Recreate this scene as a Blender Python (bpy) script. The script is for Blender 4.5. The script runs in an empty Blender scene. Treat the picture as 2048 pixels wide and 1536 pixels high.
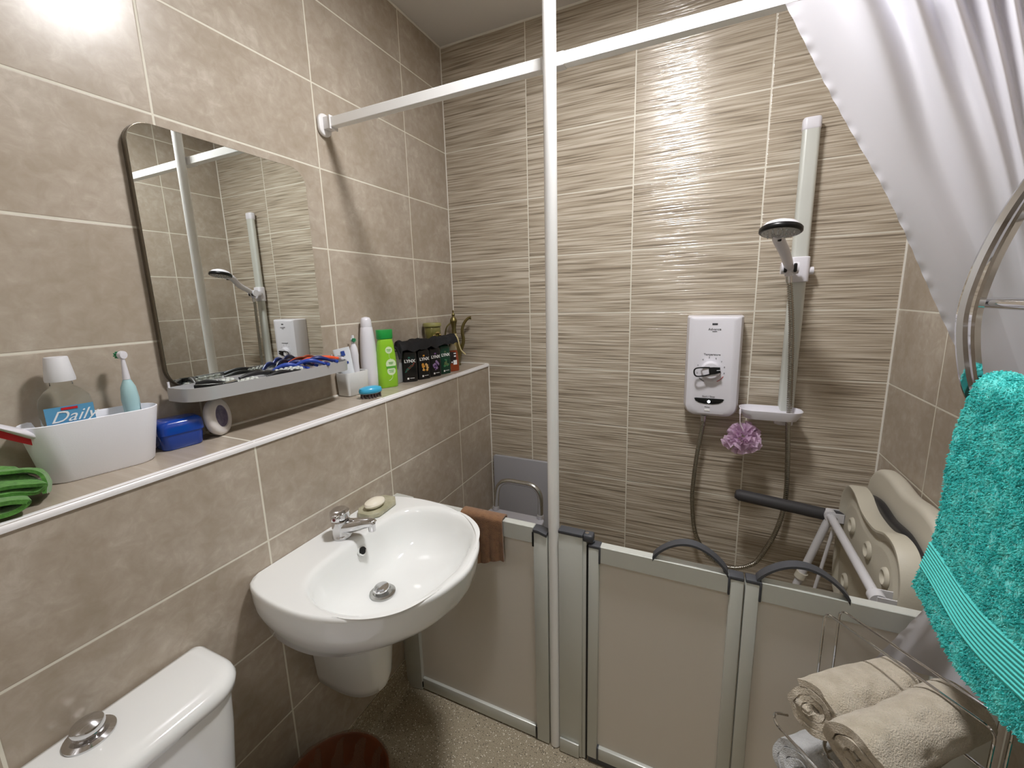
import bpy, bmesh, math, random
from mathutils import Vector, Matrix, noise
random.seed(7)
PI = math.pi
V = Vector
SC = bpy.context.scene
COL = SC.collection

# ------------------------------------------------------------------ materials
MATS = {}
def lin(c):
    return tuple((x / 12.92 if x <= .04045 else ((x + .055) / 1.055) ** 2.4) for x in c)
def hexc(h):
    return lin(tuple(int(h[i:i + 2], 16) / 255 for i in (0, 2, 4)))
def mat(name, col, rough=.5, metal=0., spec=.5, bump=None, trans=0., ior=1.45, coat=0., vary=None, emit=None, sss=0., sheen=0., alpha=1.):
    if name in MATS: return MATS[name]
    m = bpy.data.materials.new(name); m.use_nodes = True
    nt = m.node_tree; b = nt.nodes['Principled BSDF']
    c = hexc(col) if isinstance(col, str) else col
    b.inputs['Base Color'].default_value = (*c, 1)
    b.inputs['Roughness'].default_value = rough
    b.inputs['Metallic'].default_value = metal
    b.inputs['Specular IOR Level'].default_value = spec
    b.inputs['Transmission Weight'].default_value = trans
    b.inputs['IOR'].default_value = ior
    b.inputs['Coat Weight'].default_value = coat
    b.inputs['Coat Roughness'].default_value = .08
    b.inputs['Alpha'].default_value = alpha
    if sheen:
        b.inputs['Sheen Weight'].default_value = sheen
    if sss:
        b.inputs['Subsurface Weight'].default_value = sss
        b.inputs['Subsurface Radius'].default_value = (.01, .01, .01)
    if emit:
        b.inputs['Emission Color'].default_value = (*lin(emit[0]), 1)
        b.inputs['Emission Strength'].default_value = emit[1]
    tc = None
    if bump or vary:
        tc = nt.nodes.new('ShaderNodeTexCoord')
    if vary:      # (scale, second colour, detail)
        n = nt.nodes.new('ShaderNodeTexNoise'); n.inputs['Scale'].default_value = vary[0]
        n.inputs['Detail'].default_value = 6
        r = nt.nodes.new('ShaderNodeValToRGB')
        r.color_ramp.elements[0].position = .35; r.color_ramp.elements[1].position = .65
        r.color_ramp.elements[0].color = (*c, 1); r.color_ramp.elements[1].color = (*hexc(vary[1]), 1)
        nt.links.new(tc.outputs['Object'], n.inputs['Vector']); nt.links.new(n.outputs['Fac'], r.inputs['Fac'])
        nt.links.new(r.outputs['Color'], b.inputs['Base Color'])
    if bump:      # (scale, strength, distance)
        n = nt.nodes.new('ShaderNodeTexNoise'); n.inputs['Scale'].default_value = bump[0]
        n.inputs['Detail'].default_value = 4
        bp = nt.nodes.new('ShaderNodeBump'); bp.inputs['Strength'].default_value = bump[1]
        bp.inputs['Distance'].default_value = bump[2]
        nt.links.new(tc.outputs['Object'], n.inputs['Vector']); nt.links.new(n.outputs['Fac'], bp.inputs['Height'])
        nt.links.new(bp.outputs['Normal'], b.inputs['Normal'])
    MATS[name] = m
    return m

class NT:
    """small node-graph writer"""
    def __init__(s, name):
        s.m = bpy.data.materials.new(name); s.m.use_nodes = True; s.t = s.m.node_tree
        s.b = s.t.nodes['Principled BSDF']; MATS[name] = s.m
    def n(s, typ, **kw):
        o = s.t.nodes.new(typ)
        for k, v in kw.items(): setattr(o, k, v)
        return o
    def l(s, a, b): s.t.links.new(a, b)
    def math(s, op, a, b=None, c=None, clamp=False):
        o = s.n('ShaderNodeMath', operation=op); o.use_clamp = clamp
        for i, x in enumerate((a, b, c)):
            if x is None: continue
            if isinstance(x, (int, float)): o.inputs[i].default_value = x
            else: s.l(x, o.inputs[i])
        return o.outputs[0]
    def mix(s, f, a, b):
        o = s.n('ShaderNodeMix', data_type='RGBA')
        for k, x in ((0, f), (6, a), (7, b)):
            if isinstance(x, (int, float)): o.inputs[k].default_value = x
            elif isinstance(x, tuple): o.inputs[k].default_value = (*x, 1)
            else: s.l(x, o.inputs[k])
        return o.outputs[2]
    def noise(s, vec, scale, detail=4, rough=.55, dist=0.):
        o = s.n('ShaderNodeTexNoise'); o.inputs['Scale'].default_value = scale
        o.inputs['Detail'].default_value = detail; o.inputs['Roughness'].default_value = rough
        o.inputs['Distortion'].default_value = dist
        if vec is not None: s.l(vec, o.inputs['Vector'])
        return o.outputs['Fac']
    def ramp(s, f, stops):
        o = s.n('ShaderNodeValToRGB'); r = o.color_ramp
        while len(r.elements) < len(stops): r.elements.new(.5)
        for e, (p, c) in zip(r.elements, stops):
            e.position = p; e.color = (*c, 1)
        s.l(f, o.inputs['Fac']); return o.outputs['Color']
    def vec(s, x, y, z):
        o = s.n('ShaderNodeCombineXYZ')
        for i, q in enumerate((x, y, z)):
            if isinstance(q, (int, float)): o.inputs[i].default_value = q
            else: s.l(q, o.inputs[i])
        return o.outputs[0]

GROUT = hexc('dad6c8')
def tile_mat(name, ax, u0, pu, z0=.1, pz=.25, ribbed=False, gw=.0023, flat_top=False):
    t = NT(name)
    g = t.n('ShaderNodeNewGeometry'); sp = t.n('ShaderNodeSeparateXYZ'); t.l(g.outputs['Position'], sp.inputs[0])
    u = sp.outputs[ax]; z = sp.outputs[2]
    us = t.math('DIVIDE', t.math('SUBTRACT', u, u0), pu)
    zs = t.math('DIVIDE', t.math('SUBTRACT', z, z0), pz)
    def edge(sv, p):
        f = t.math('FRACT', sv); d = t.math('MULTIPLY', t.math('MINIMUM', f, t.math('SUBTRACT', 1., f)), p)
        return d
    du = edge(us, pu)
    d = du if flat_top else t.math('MINIMUM', du, edge(zs, pz))
    gm = t.math('LESS_THAN', d, gw)
    # per-tile random
    tid = t.vec(t.math('FLOOR', us), t.math('FLOOR', zs), 3.7)
    wn = t.n('ShaderNodeTexWhiteNoise', noise_dimensions='3D'); t.l(tid, wn.inputs['Vector'])
    rnd = wn.outputs['Value']
    off = t.math('MULTIPLY', rnd, 7.)
    if ribbed:
        w = t.noise(t.vec(t.math('MULTIPLY', u, 2.2), off, t.math('MULTIPLY', z, 7.)), 1., 2)
        zw = t.math('ADD', z, t.math('MULTIPLY', t.math('SUBTRACT', w, .5), .012))
        a = t.noise(t.vec(t.math('MULTIPLY', u, 4.6), off, t.math('MULTIPLY', zw, 172.)), 1., 1.6, .45)
        a2 = t.noise(t.vec(t.math('MULTIPLY', u, 9.), off, t.math('MULTIPLY', zw, 420.)), 1., 2, .5)
        h = t.math('ADD', t.math('MULTIPLY', a, .8), t.math('MULTIPLY', a2, .2))
        col = t.ramp(h, [(.33, hexc('84796a')), (.44, hexc('a99d8b')), (.54, hexc('b9ae9d')), (.66, hexc('cbc2b3'))])
        hs = h
        rough, bd, bs = .14, .0034, 1.0
    else:
        c = t.n('ShaderNodeCombineXYZ')
        ot = t.vec(t.math('ADD', u, off), off, z)
        a = t.noise(ot, 5.5, 7, .62, .4)
        b = t.noise(ot, 34., 5, .6, .6)
        h = t.math('ADD', t.math('MULTIPLY', a, .6), t.math('MULTIPLY', b, .4))
        col = t.ramp(h, [(.34, hexc('a19584')), (.47, hexc('ab9f90')), (.56, hexc('b4a99b')), (.68, hexc('c7beb1'))])
        col = t.mix(t.math('MULTIPLY', rnd, .12), col, hexc('9b9181'))
        hs = b
        rough, bd, bs = .25, .0004, .3
    col = t.mix(gm, col, GROUT)
    t.l(col, t.b.inputs['Base Color'])
    rr = t.math('ADD', t.math('MULTIPLY', gm, .4), rough); t.l(rr, t.b.inputs['Roughness'])
    t.b.inputs['Specular IOR Level'].default_value = (.62 if ribbed else .42)
    gh = t.math('MULTIPLY', t.math('SUBTRACT', 1., t.math('DIVIDE', t.math('SUBTRACT', d, gw), .0015, clamp=True)), 1.)
    bp2 = t.n('ShaderNodeBump'); bp2.inputs['Strength'].default_value = .3; bp2.inputs['Distance'].default_value = .0015
    t.l(t.math('MULTIPLY', gh, -1.), bp2.inputs['Height'])
    bp = t.n('ShaderNodeBump'); bp.inputs['Strength'].default_value = bs; bp.inputs['Distance'].default_value = bd
    t.l(t.math('MULTIPLY', hs, t.math('SUBTRACT', 1., gm)), bp.inputs['Height']); t.l(bp2.outputs['Normal'], bp.inputs['Normal'])
    t.l(bp.outputs['Normal'], t.b.inputs['Normal'])
    return t.m

M_WL = tile_mat('tile_left', 1, -.3003, .4575)
M_WH = tile_mat('tile_half', 1, -.2953, .4592)
M_WHT = tile_mat('tile_ledge', 1, -.2953, .4592, flat_top=True)
M_WR = tile_mat('tile_right', 1, -.3306, .4575)
M_WB = tile_mat('tile_ribbed', 0, .4131, .4494, ribbed=True)
M_CEIL = mat('ceiling_paint', 'cfccc8', .85)
M_CAULK = mat('caulk_white', 'dedbd2', .45)
M_PVC = mat('white_pvc', 'e6e5e6', .25)

def floor_mat():
    t = NT('speckled_vinyl')
    g = t.n('ShaderNodeNewGeometry')
    v = t.n('ShaderNodeTexVoronoi'); v.inputs['Scale'].default_value = 260; t.l(g.outputs['Position'], v.inputs['Vector'])
    n1 = t.noise(g.outputs['Position'], 420., 3)
    wn = v.outputs['Color']; sp = t.n('ShaderNodeSeparateColor'); t.l(wn, sp.inputs[0])
    base = t.ramp(n1, [(.35, hexc('7d7362')), (.5, hexc('a0957f')), (.68, hexc('b8ac95'))])
    sp1 = t.math('GREATER_THAN', sp.outputs[0], .88)
    sp2 = t.math('GREATER_THAN', sp.outputs[1], .9)
    near = t.math('LESS_THAN', v.outputs['Distance'], .0017 * 260)
    c = t.mix(t.math('MULTIPLY', sp1, near), base, hexc('e4dfd2'))
    c = t.mix(t.math('MULTIPLY', sp2, near), c, hexc('5a5347'))
    t.l(c, t.b.inputs['Base Color']); t.b.inputs['Roughness'].default_value = .5
    return t.m
M_FLOOR = floor_mat()

M_ALU = mat('satin_aluminium', 'cdd0ca', .36, metal=.22)
M_ALUW = mat('white_powder_coat', 'f6f7f7', .25, coat=.4)
M_CHROME = mat('chrome', 'd8d8da', .07, metal=1.)
M_STEEL = mat('brushed_steel', 'b9b9b6', .25, metal=1.)
M_DGREY = mat('dark_grey_plastic', '45474c', .45)
M_BLACK = mat('black_plastic', '0d0d0f', .35)
M_WPL = mat('white_plastic', 'dcdbe2', .3)
M_WPL2 = mat('white_plastic_matt', 'd5d6da', .55)
M_CER = mat('white_ceramic', 'e9ebea', .08, coat=.5)
M_MIRROR = mat('mirror_glass', 'e8ece9', .0, metal=1.)

def frosted():
    t = NT('frosted_panel')
    b = t.b
    b.inputs['Base Color'].default_value = (*hexc('f3eee5'), 1)
    b.inputs['Roughness'].default_value = .5
    b.inputs['Transmission Weight'].default_value = .30
    b.inputs['IOR'].default_value = 1.3
    return t.m
M_FROST = frosted()

# ------------------------------------------------------------------ mesh helpers
def new(): return bmesh.new()
def add_bm(dst, src, M=None, mi=0):
    if M is not None: bmesh.ops.transform(src, matrix=M, verts=src.verts)
    vm = [dst.verts.new(v.co) for v in src.verts]
    src.verts.index_update()
    for f in src.faces:
        try:
            nf = dst.faces.new([vm[v.index] for v in f.verts]); nf.material_index = mi
        except ValueError: pass
    src.free()
def bx(bm, c, s, M=None, bev=0., seg=2, mi=0):
    b = new(); bmesh.ops.create_cube(b, size=1)
    for v in b.verts: v.co = V((v.co.x * s[0], v.co.y * s[1], v.co.z * s[2]))
    if bev > 0: bmesh.ops.bevel(b, geom=list(b.edges), offset=min(bev, min(s) * .49), segments=seg, profile=.5, affect='EDGES')
    T = Matrix.Translation(c)
    add_bm(bm, b, T @ M if M is not None else T, mi)
def box(bm, a, b, **k):
    bx(bm, V([(x + y) / 2 for x, y in zip(a, b)]), [abs(y - x) for x, y in zip(a, b)], **k)
def frame_to(d):
    return V(d).normalized().to_track_quat('Z', 'Y').to_matrix().to_4x4()
def loft(bm, rings, cap0=True, cap1=True, closed=True, mi=0, loop=False):
    rv = [[bm.verts.new(p) for p in r] for r in rings]
    n = len(rv[0]); fs = []
    R = len(rv)
    for i in range(R if loop else R - 1):
        a, b = rv[i], rv[(i + 1) % R]
        for j in range(n if closed else n - 1):
            k = (j + 1) % n
            fs.append(bm.faces.new((a[j], a[k], b[k], b[j])))
    if closed and not loop:
        if cap0: fs.append(bm.faces.new(list(reversed(rv[0]))))
        if cap1: fs.append(bm.faces.new(rv[-1]))
    for f in fs: f.material_index = mi
    return rv
def lathe(bm, prof, M=None, seg=32, sx=1., sy=1., cap0=True, cap1=True, mi=0):
    rings = []
    for r, z in prof:
        ring = []
        for k in range(seg):
            a = 2 * PI * k / seg
            p = V((max(r, 1e-5) * sx * math.cos(a), max(r, 1e-5) * sy * math.sin(a), z))
            ring.append(M @ p if M is not None else p)
        rings.append(ring)
    loft(bm, rings, cap0, cap1, mi=mi)
def cyl(bm, p0, p1, r0, r1=None, seg=20, mi=0):
    p0, p1 = V(p0), V(p1); d = p1 - p0
    M = Matrix.Translation(p0) @ frame_to(d)
    lathe(bm, [(r0, 0), (r0 if r1 is None else r1, d.length)], M, seg, mi=mi)
def catmull(pts, n=8, closed=False):
    P = [V(p) for p in pts]; out = []
    N = len(P)
    for i in range(N if closed else N - 1):
        if closed: a, b, c, d = P[i - 1], P[i], P[(i + 1) % N], P[(i + 2) % N]
        else:
            b, c = P[i], P[i + 1]
            a = P[i - 1] if i else b + (b - c); d = P[i + 2] if i + 2 < N else c + (c - b)
        for k in range(n):
            t = k / n
            out.append(.5 * (2 * b + (c - a) * t + (2 * a - 5 * b + 4 * c - d) * t * t + (3 * b - a - 3 * c + d) * t ** 3))
    if not closed: out.append(P[-1].copy())
    return out
def fillet(pts, r, n=6):
    P = [V(p) for p in pts]; out = [P[0]]
    for i in range(1, len(P) - 1):
        a = (P[i - 1] - P[i]); b = (P[i + 1] - P[i])
        q = min(r, a.length * .45, b.length * .45)
        s, e = P[i] + a.normalized() * q, P[i] + b.normalized() * q
        for k in range(n + 1):
            t = k / n; out.append((1 - t) ** 2 * s + 2 * t * (1 - t) * P[i] + t * t * e)
    out.append(P[-1]); return out
def tube(bm, pts, r, seg=12, closed=False, caps=True, mi=0, sq=None):
    P = [V(p) for p in pts]; N = len(P)
    rings = []; up = None
    for i in range(N):
        if closed: d = P[(i + 1) % N] - P[i - 1]
        else: d = P[min(i + 1, N - 1)] - P[max(i - 1, 0)]
        if d.length < 1e-9: d = V((0, 0, 1))
        d.normalize()
        if up is None: up = d.orthogonal().normalized()
        else:
            up = (up - d * up.dot(d))
            up = up.normalized() if up.length > 1e-6 else d.orthogonal().normalized()
        s = d.cross(up); rr = r(i / (N - 1)) if callable(r) else r
        rings.append([P[i] + (up * math.cos(2 * PI * k / seg) + s * math.sin(2 * PI * k / seg)) * rr for k in range(seg)])
    loft(bm, rings, caps, caps, mi=mi, loop=closed)
def prism(bm, outline, h, M=None, bev=0., seg=3, mi=0):
    b = new(); vs = [b.verts.new((x, y, 0)) for x, y in outline]; f = b.faces.new(vs)
    r = bmesh.ops.extrude_face_region(b, geom=[f]); up = [e for e in r['geom'] if isinstance(e, bmesh.types.BMVert)]
    bmesh.ops.translate(b, vec=(0, 0, h), verts=up)
    bmesh.ops.recalc_face_normals(b, faces=b.faces)
    if bev:
        es = [e for e in b.edges if abs(e.verts[0].co.z - e.verts[1].co.z) < 1e-7]
        bmesh.ops.bevel(b, geom=es, offset=bev, segments=seg, profile=.5, affect='EDGES')
    add_bm(bm, b, M, mi)
def rrect(w, h, r, n=6):
    o = []
    for cx, cy, a0 in ((w / 2 - r, h / 2 - r, 0), (-w / 2 + r, h / 2 - r, PI / 2), (-w / 2 + r, -h / 2 + r, PI), (w / 2 - r, -h / 2 + r, 1.5 * PI)):
        for k in range(n + 1):
            a = a0 + PI / 2 * k / n; o.append((cx + r * math.cos(a), cy + r * math.sin(a)))
    return o
def grid(bm, f, nu, nv, mi=0, closed_u=False):
    vs = [[bm.verts.new(f(i / nu, j / nv)) for j in range(nv + 1)] for i in range(nu + (0 if closed_u else 1))]
    for i in range(nu):
        a, b = vs[i], vs[(i + 1) % len(vs)]
        for j in range(nv):
            q = bm.faces.new((a[j], b[j], b[j + 1], a[j + 1])); q.material_index = mi
    return vs
def sheet(bm, f, nu, nv, th, mi=0):
    """closed thin slab around the surface f(u,v)"""
    def nrm(u, v):
        e = 1e-3
        u0, u1, v0, v1 = max(u - e, 0), min(u + e, 1), max(v - e, 0), min(v + e, 1)
        n = (f(u1, v) - f(u0, v)).cross(f(u, v1) - f(u, v0))
        return n.normalized() if n.length > 1e-12 else V((0, 0, 1))
    top = [[f(i / nu, j / nv) + nrm(i / nu, j / nv) * th / 2 for j in range(nv + 1)] for i in range(nu + 1)]
    bot = [[f(i / nu, j / nv) - nrm(i / nu, j / nv) * th / 2 for j in range(nv + 1)] for i in range(nu + 1)]
    rings = [top[i] + list(reversed(bot[i])) for i in range(nu + 1)]
    loft(bm, rings, mi=mi)
def rot(axis, deg): return Matrix.Rotation(math.radians(deg), 4, axis)
def at(x, y, z, *rs):
    M = Matrix.Translation((x, y, z))
    for r in rs: M = M @ r
    return M

def wmat(o):
    return (wmat(o.parent) @ o.matrix_basis) if o.parent else o.matrix_basis.copy()
def obj(name, bm, m, parent=None, ang=38, smooth=True):
    """link bm (built in world coordinates) as one mesh object under parent"""
    bmesh.ops.recalc_face_normals(bm, faces=bm.faces)
    me = bpy.data.meshes.new(name); bm.to_mesh(me); bm.free()
    for mm in (m if isinstance(m, (list, tuple)) else [m]): me.materials.append(mm)
    if smooth:
        me.polygons.foreach_set('use_smooth', [True] * len(me.polygons)); me.set_sharp_from_angle(angle=math.radians(ang))
    o = bpy.data.objects.new(name, me); COL.objects.link(o)
    if parent is not None:
        o.parent = parent; me.transform(wmat(parent).inverted())
    return o
def tag(o, label, cat, group=None, kind=None):
    o['label'] = label; o['category'] = cat
    if group: o['group'] = group
    if kind: o['kind'] = kind
    return o
def thing(name, label, cat, loc=(0, 0, 0), rotz=0, group=None):
    o = bpy.data.objects.new(name, None); COL.objects.link(o); o.empty_display_size = .02
    o.location = loc; o.rotation_euler = (0, 0, math.radians(rotz))
    return tag(o, label, cat, group)
def dup(root, loc, rotz=None, label=None):
    r = root.copy(); COL.objects.link(r); r.location = loc
    if rotz is not None: r.rotation_euler = (0, 0, math.radians(rotz))
    if label: r['label'] = label
    for ch in list(root.children):
        c = ch.copy(); COL.objects.link(c); c.parent = r
        for g in ch.children:
            d = g.copy(); COL.objects.link(d); d.parent = c
    return r
def struct(name, bm, m, ang=30):
    o = obj(name, bm, m, None, ang); o['kind'] = 'structure'; return o
def text(name, s, size, M, m, parent, ext=.0002, align='CENTER', shear=0., bold=0.):
    cu = bpy.data.curves.new(name, 'FONT'); cu.body = s; cu.size = size; cu.extrude = ext
    cu.align_x = align; cu.align_y = 'CENTER'; cu.shear = shear; cu.offset = bold; cu.resolution_u = 3
    t = bpy.data.objects.new(name + '_tmp', cu); COL.objects.link(t)
    me = bpy.data.meshes.new_from_object(t); bpy.data.objects.remove(t); bpy.data.curves.remove(cu)
    me.name = name; me.transform(M); me.materials.clear(); me.materials.append(m)
    o = bpy.data.objects.new(name, me); COL.objects.link(o)
    if parent is not None: o.parent = parent; me.transform(wmat(parent).inverted())
    return o
# text facing +x (reads along +y):   local X -> +y, local Y -> +z, local Z -> +x
FX = Matrix(((0, 0, 1, 0), (1, 0, 0, 0), (0, 1, 0, 0), (0, 0, 0, 1)))
# text facing -y (reads along +x):   local X -> +x, local Y -> +z, local Z -> -y
FY = Matrix(((1, 0, 0, 0), (0, 0, -1, 0), (0, 1, 0, 0), (0, 0, 0, 1)))

# ------------------------------------------------------------------ room
W, CEIL, D, LZ, YF = 1.726, 2.544, .1875, 1.107, -2.75
b = new(); box(b, (-.1, YF - .1, LZ), (0, .1, CEIL)); struct('wall_left', b, M_WL)
b = new(); box(b, (-.1, YF - .1, 0), (D, .1, LZ), mi=0)
o = struct('wall_ledge', b, [M_WH, M_WHT])
for p in o.data.polygons:
    if p.normal.z > .9: p.material_index = 1
b = new(); box(b, (0, 0, 0), (W, .1, CEIL)); struct('wall_back', b, M_WB)
b = new(); box(b, (W, YF - .1, 0), (W + .1, .1, CEIL)); struct('wall_right', b, M_WR)
b = new(); box(b, (0, YF - .1, 0), (W, YF, CEIL)); struct('wall_front', b, mat('front_wall_paint', 'cfc8bc', .7))
b = new(); box(b, (-.1, YF - .1, CEIL), (W + .1, .1, CEIL + .1)); struct('ceiling', b, M_CEIL)
# floor with vinyl coved up the foot of the walls
b = new(); box(b, (-.1, YF - .1, -.1), (W + .1, .1, 0))
def cove(p0, p1, n):          # p0->p1 along the wall foot, n = into the room
    p0, p1, n = V(p0), V(p1), V(n); r = .035; prof = [(0.004, .1), (.004, r)]
    prof += [(r - (r - .004) * math.cos(a), r - (r - .001) * math.sin(a)) for a in [PI / 2 * k / 6 for k in range(1, 7)]]
    prof += [(0, .0005), (0, .1)]
    loft(b, [[p + n * q + V((0, 0, z)) for q, z in prof] for p in (p0, p1)])
cove((D, YF, 0), (D, 0, 0), (1, 0, 0)); cove((D, 0, 0), (W, 0, 0), (0, -1, 0)); cove((W, 0, 0), (W, YF, 0), (-1, 0, 0))
struct('floor', b, M_FLOOR)
# white quarter-round edging of the ledge
b = new()
prof = [(0, 0), (0, .0105)] + [(.004 + .0095 * math.sin(a), .0095 * math.cos(a) + .001) for a in [PI / 2 * k / 6 for k in range(7)]] + [(.0135, -.003), (0, -.003)]
loft(b, [[V((D - .010 + px, y, LZ - .009 + pz)) for px, pz in prof] for y in (YF, 0)])
struct('trim_1', b, M_PVC)
b = new()
def bead(p0, p1, r=.0035): tube(b, [p0, p1], r, 6)
bead((.001, YF, LZ), (.001, 0, LZ), .005); bead((0, -.001, LZ), (D, -.001, LZ), .004)
bead((.0005, -.0005, LZ), (.0005, -.0005, CEIL)); bead((D + .0005, -.0005, 0), (D + .0005, -.0005, LZ), .004)
bead((W - .0005, -.0005, 0), (W - .0005, -.0005, CEIL), .004)
bead((0, -.001, CEIL - .001), (W, -.001, CEIL - .001), .005); bead((.001, YF, CEIL - .001), (.001, 0, CEIL - .001), .005)
struct('trim_2', b, M_CAULK)
# door behind the camera
b = new(); box(b, (.62, YF, 0), (1.46, YF + .035, 2.03), bev=.004); struct('door_1', b, mat('door_white', 'd9d7d2', .4))

# ------------------------------------------------------------------ ceiling light, added fill light
LX, LY = .955, -.905
t = thing('ceiling_light', 'round recessed white ceiling light above the shower screen', 'light', (LX, LY, CEIL - .012))
b = new(); lathe(b, [(.105, 0), (.135, .002), (.137, .010), (.105, .012)], at(LX, LY, CEIL - .0125), 40, cap0=False, cap1=False); obj('rim', b, M_PVC, t)
b = new(); lathe(b, [(.104, 0), (.104, .003)], at(LX, LY, CEIL - .009), 40); obj('diffuser', b, mat('light_diffuser', 'ffffff', .5, emit=((.995, .988, .99), 64.)), t)

t2 = dup(t, (.955, -2.20, CEIL - .012), label='added unseen round fill light in the ceiling near the door, over the toilet end')  # dim fill light added out of view, brightens surfaces facing the camera
for c in t2.children:
    if c.name.startswith('diffuser'):
        c.data = c.data.copy(); c.data.materials.clear(); c.data.materials.append(mat('light_diffuser_dim', 'ffffff', .5, emit=((.995, .988, .99), 12.)))

# ------------------------------------------------------------------ shower screen
YS, YB = -.766, -.738           # front and back plane of the frames
t = thing('shower_screen', 'fixed half-height frosted screen beside the basin with its wide grey post', 'shower screen', (.5, -.752, 0))
b = new()                                       # wall channel, slanting off the ledge wall
prism(b, [(D, -.765), (.222, -.775), (.262, -.768), (.262, -.738), (D, -.735)], .755, at(0, 0, .003)); obj('wall_channel', b, M_ALU, t)
b = new(); box(b, (.714, YS, .004), (.7565, YB, .742), bev=.002); obj('post', b, M_ALU, t)
b = new(); prism(b, [(-.021, .002), (-.004, .001), (.0215, -.007), (.0215, .003), (-.004, .011), (-.021, .011)], .034, at(.735, YB + .002, .742, rot('X', 90)), bev=.001); obj('post_cap', b, M_DGREY, t)
b = new(); box(b, (.262, YS + .002, .704), (.714, YB - .001, .756), bev=.0015, seg=1); obj('top_rail', b, M_ALU, t, 30)
b = new(); box(b, (.262, YS + .002, .004), (.714, YB - .001, .05), bev=.004); obj('bottom_rail', b, M_ALU, t)
b = new(); box(b, (.262, -.754, .05), (.714, -.750, .704)); obj('glass', b, M_FROST, t)
for q in (((.710, YS - .001, .695), (.7165, YB, .742)), ((.710, YS - .001, .006), (.7165, YB, .052)), ((.2595, YS - .001, .012), (.2645, YB, .035))):
    b = new(); box(b, *q, bev=.0015); obj('corner_gasket', b, M_BLACK, t)
b = new(); box(b, (.7915, YS + .001, .004), (.8625, YB, .757), bev=.002); box(b, (.8625, YS + .004, .004), (.8735, YB - .002, .7455), bev=.001)
bx(b, (.824, YS - .002, .028), (.062, .006, .05), bev=.002)
obj('wide_post', b, M_ALU, t)
b = new(); box(b, (.7915, YS - .002, .757), (.8635, YB + .002, .767), bev=.002)
box(b, (.8635, YS - .001, .746), (.891, YB + .001, .768), bev=.005, seg=3); cyl(b, (.884, -.752, .7435), (.884, -.752, .748), .010)
obj('hinge_cap', b, M_DGREY, t)
b = new(); cyl(b, (.873, -.755, .7675), (.873, -.755, .770), .0055); obj('screw', b, M_CHROME, t)
b = new(); box(b, (.8737, YS + .002, .006), (.8775, YB, .735)); obj('seal_strip', b, M_BLACK, t)
b = new(); box(b, (1.648, YS, .004), (W, YB, .755), bev=.003); obj('wall_post', b, M_ALU, t)

def door(x0, x1, hx0, hx1, label, hinge_left):
    t = thing('shower_door', label, 'shower door', ((x0 + x1) / 2, -.752, .02), 0, 'half-height shower doors')
    zt = .741
    for a, c in ((x0, x0 + .030), (x1 - .030, x1)):
        b = new(); box(b, (a, YS, .022), (c, YB, zt - .008), bev=.003); obj('stile', b, M_ALU, t)
    b = new(); box(b, (x0 + .032, YS + .001, zt - .050), (x1 - .032, YB - .001, zt), bev=.0015, seg=1); obj('top_rail', b, M_ALU, t, 30)
    b = new(); box(b, (x0 + .032, YS + .001, .022), (x1 - .032, YB - .001, .066), bev=.004); obj('bottom_rail', b, M_ALU, t)
    b = new(); box(b, (x0 + .030, -.754, .066), (x1 - .030, -.750, zt - .05)); obj('glass', b, M_FROST, t)
    b = new()
    for xx, s in ((x0, 1), (x1, -1)):
        c0, c1 = sorted((xx, xx + s * .034)); box(b, (c0, YS - .001, zt - .009), (c1, YB + .001, zt + .001), bev=.003)
        c0, c1 = sorted((xx + s * .029, xx + s * .0345)); box(b, (c0, YS - .0015, zt - .052), (c1, YB, zt), bev=.002)
        box(b, (c0, YS - .0015, .02), (c1, YB, .068), bev=.002)
    obj('corner_piece', b, M_DGREY, t)
    b = new(); box(b, (x0 + .004, YS + .004, .004), (x1 - .004, YB - .004, .024)); obj('floor_seal', b, M_DGREY, t)
    b = new()           # arched grab handle: flat strip bowed over the rail
    n = 24; rings = []
    for k in range(n + 1):
        s = k / n; x = hx0 + (hx1 - hx0) * s
        z = zt + .002 + .056 * math.sin(PI * s) ** .8
        tz = .006 + .016 * abs(2 * s - 1) ** 6
        rings.append([V((x, YS + .001, z - tz / 2)), V((x, YB - .001, z - tz / 2)), V((x, YB - .001, z + .003)), V((x, YS + .001, z + .003))])
    loft(b, rings); obj('handle', b, M_DGREY, t, 50)
    return t
door(.879, 1.2605, 1.049, 1.226, 'left half-height frosted shower door, between wide post and the middle join', True)
door(1.2635, 1.646, 1.286, 1.466, 'right half-height frosted shower door, running in behind the white curtain', False)

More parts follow.
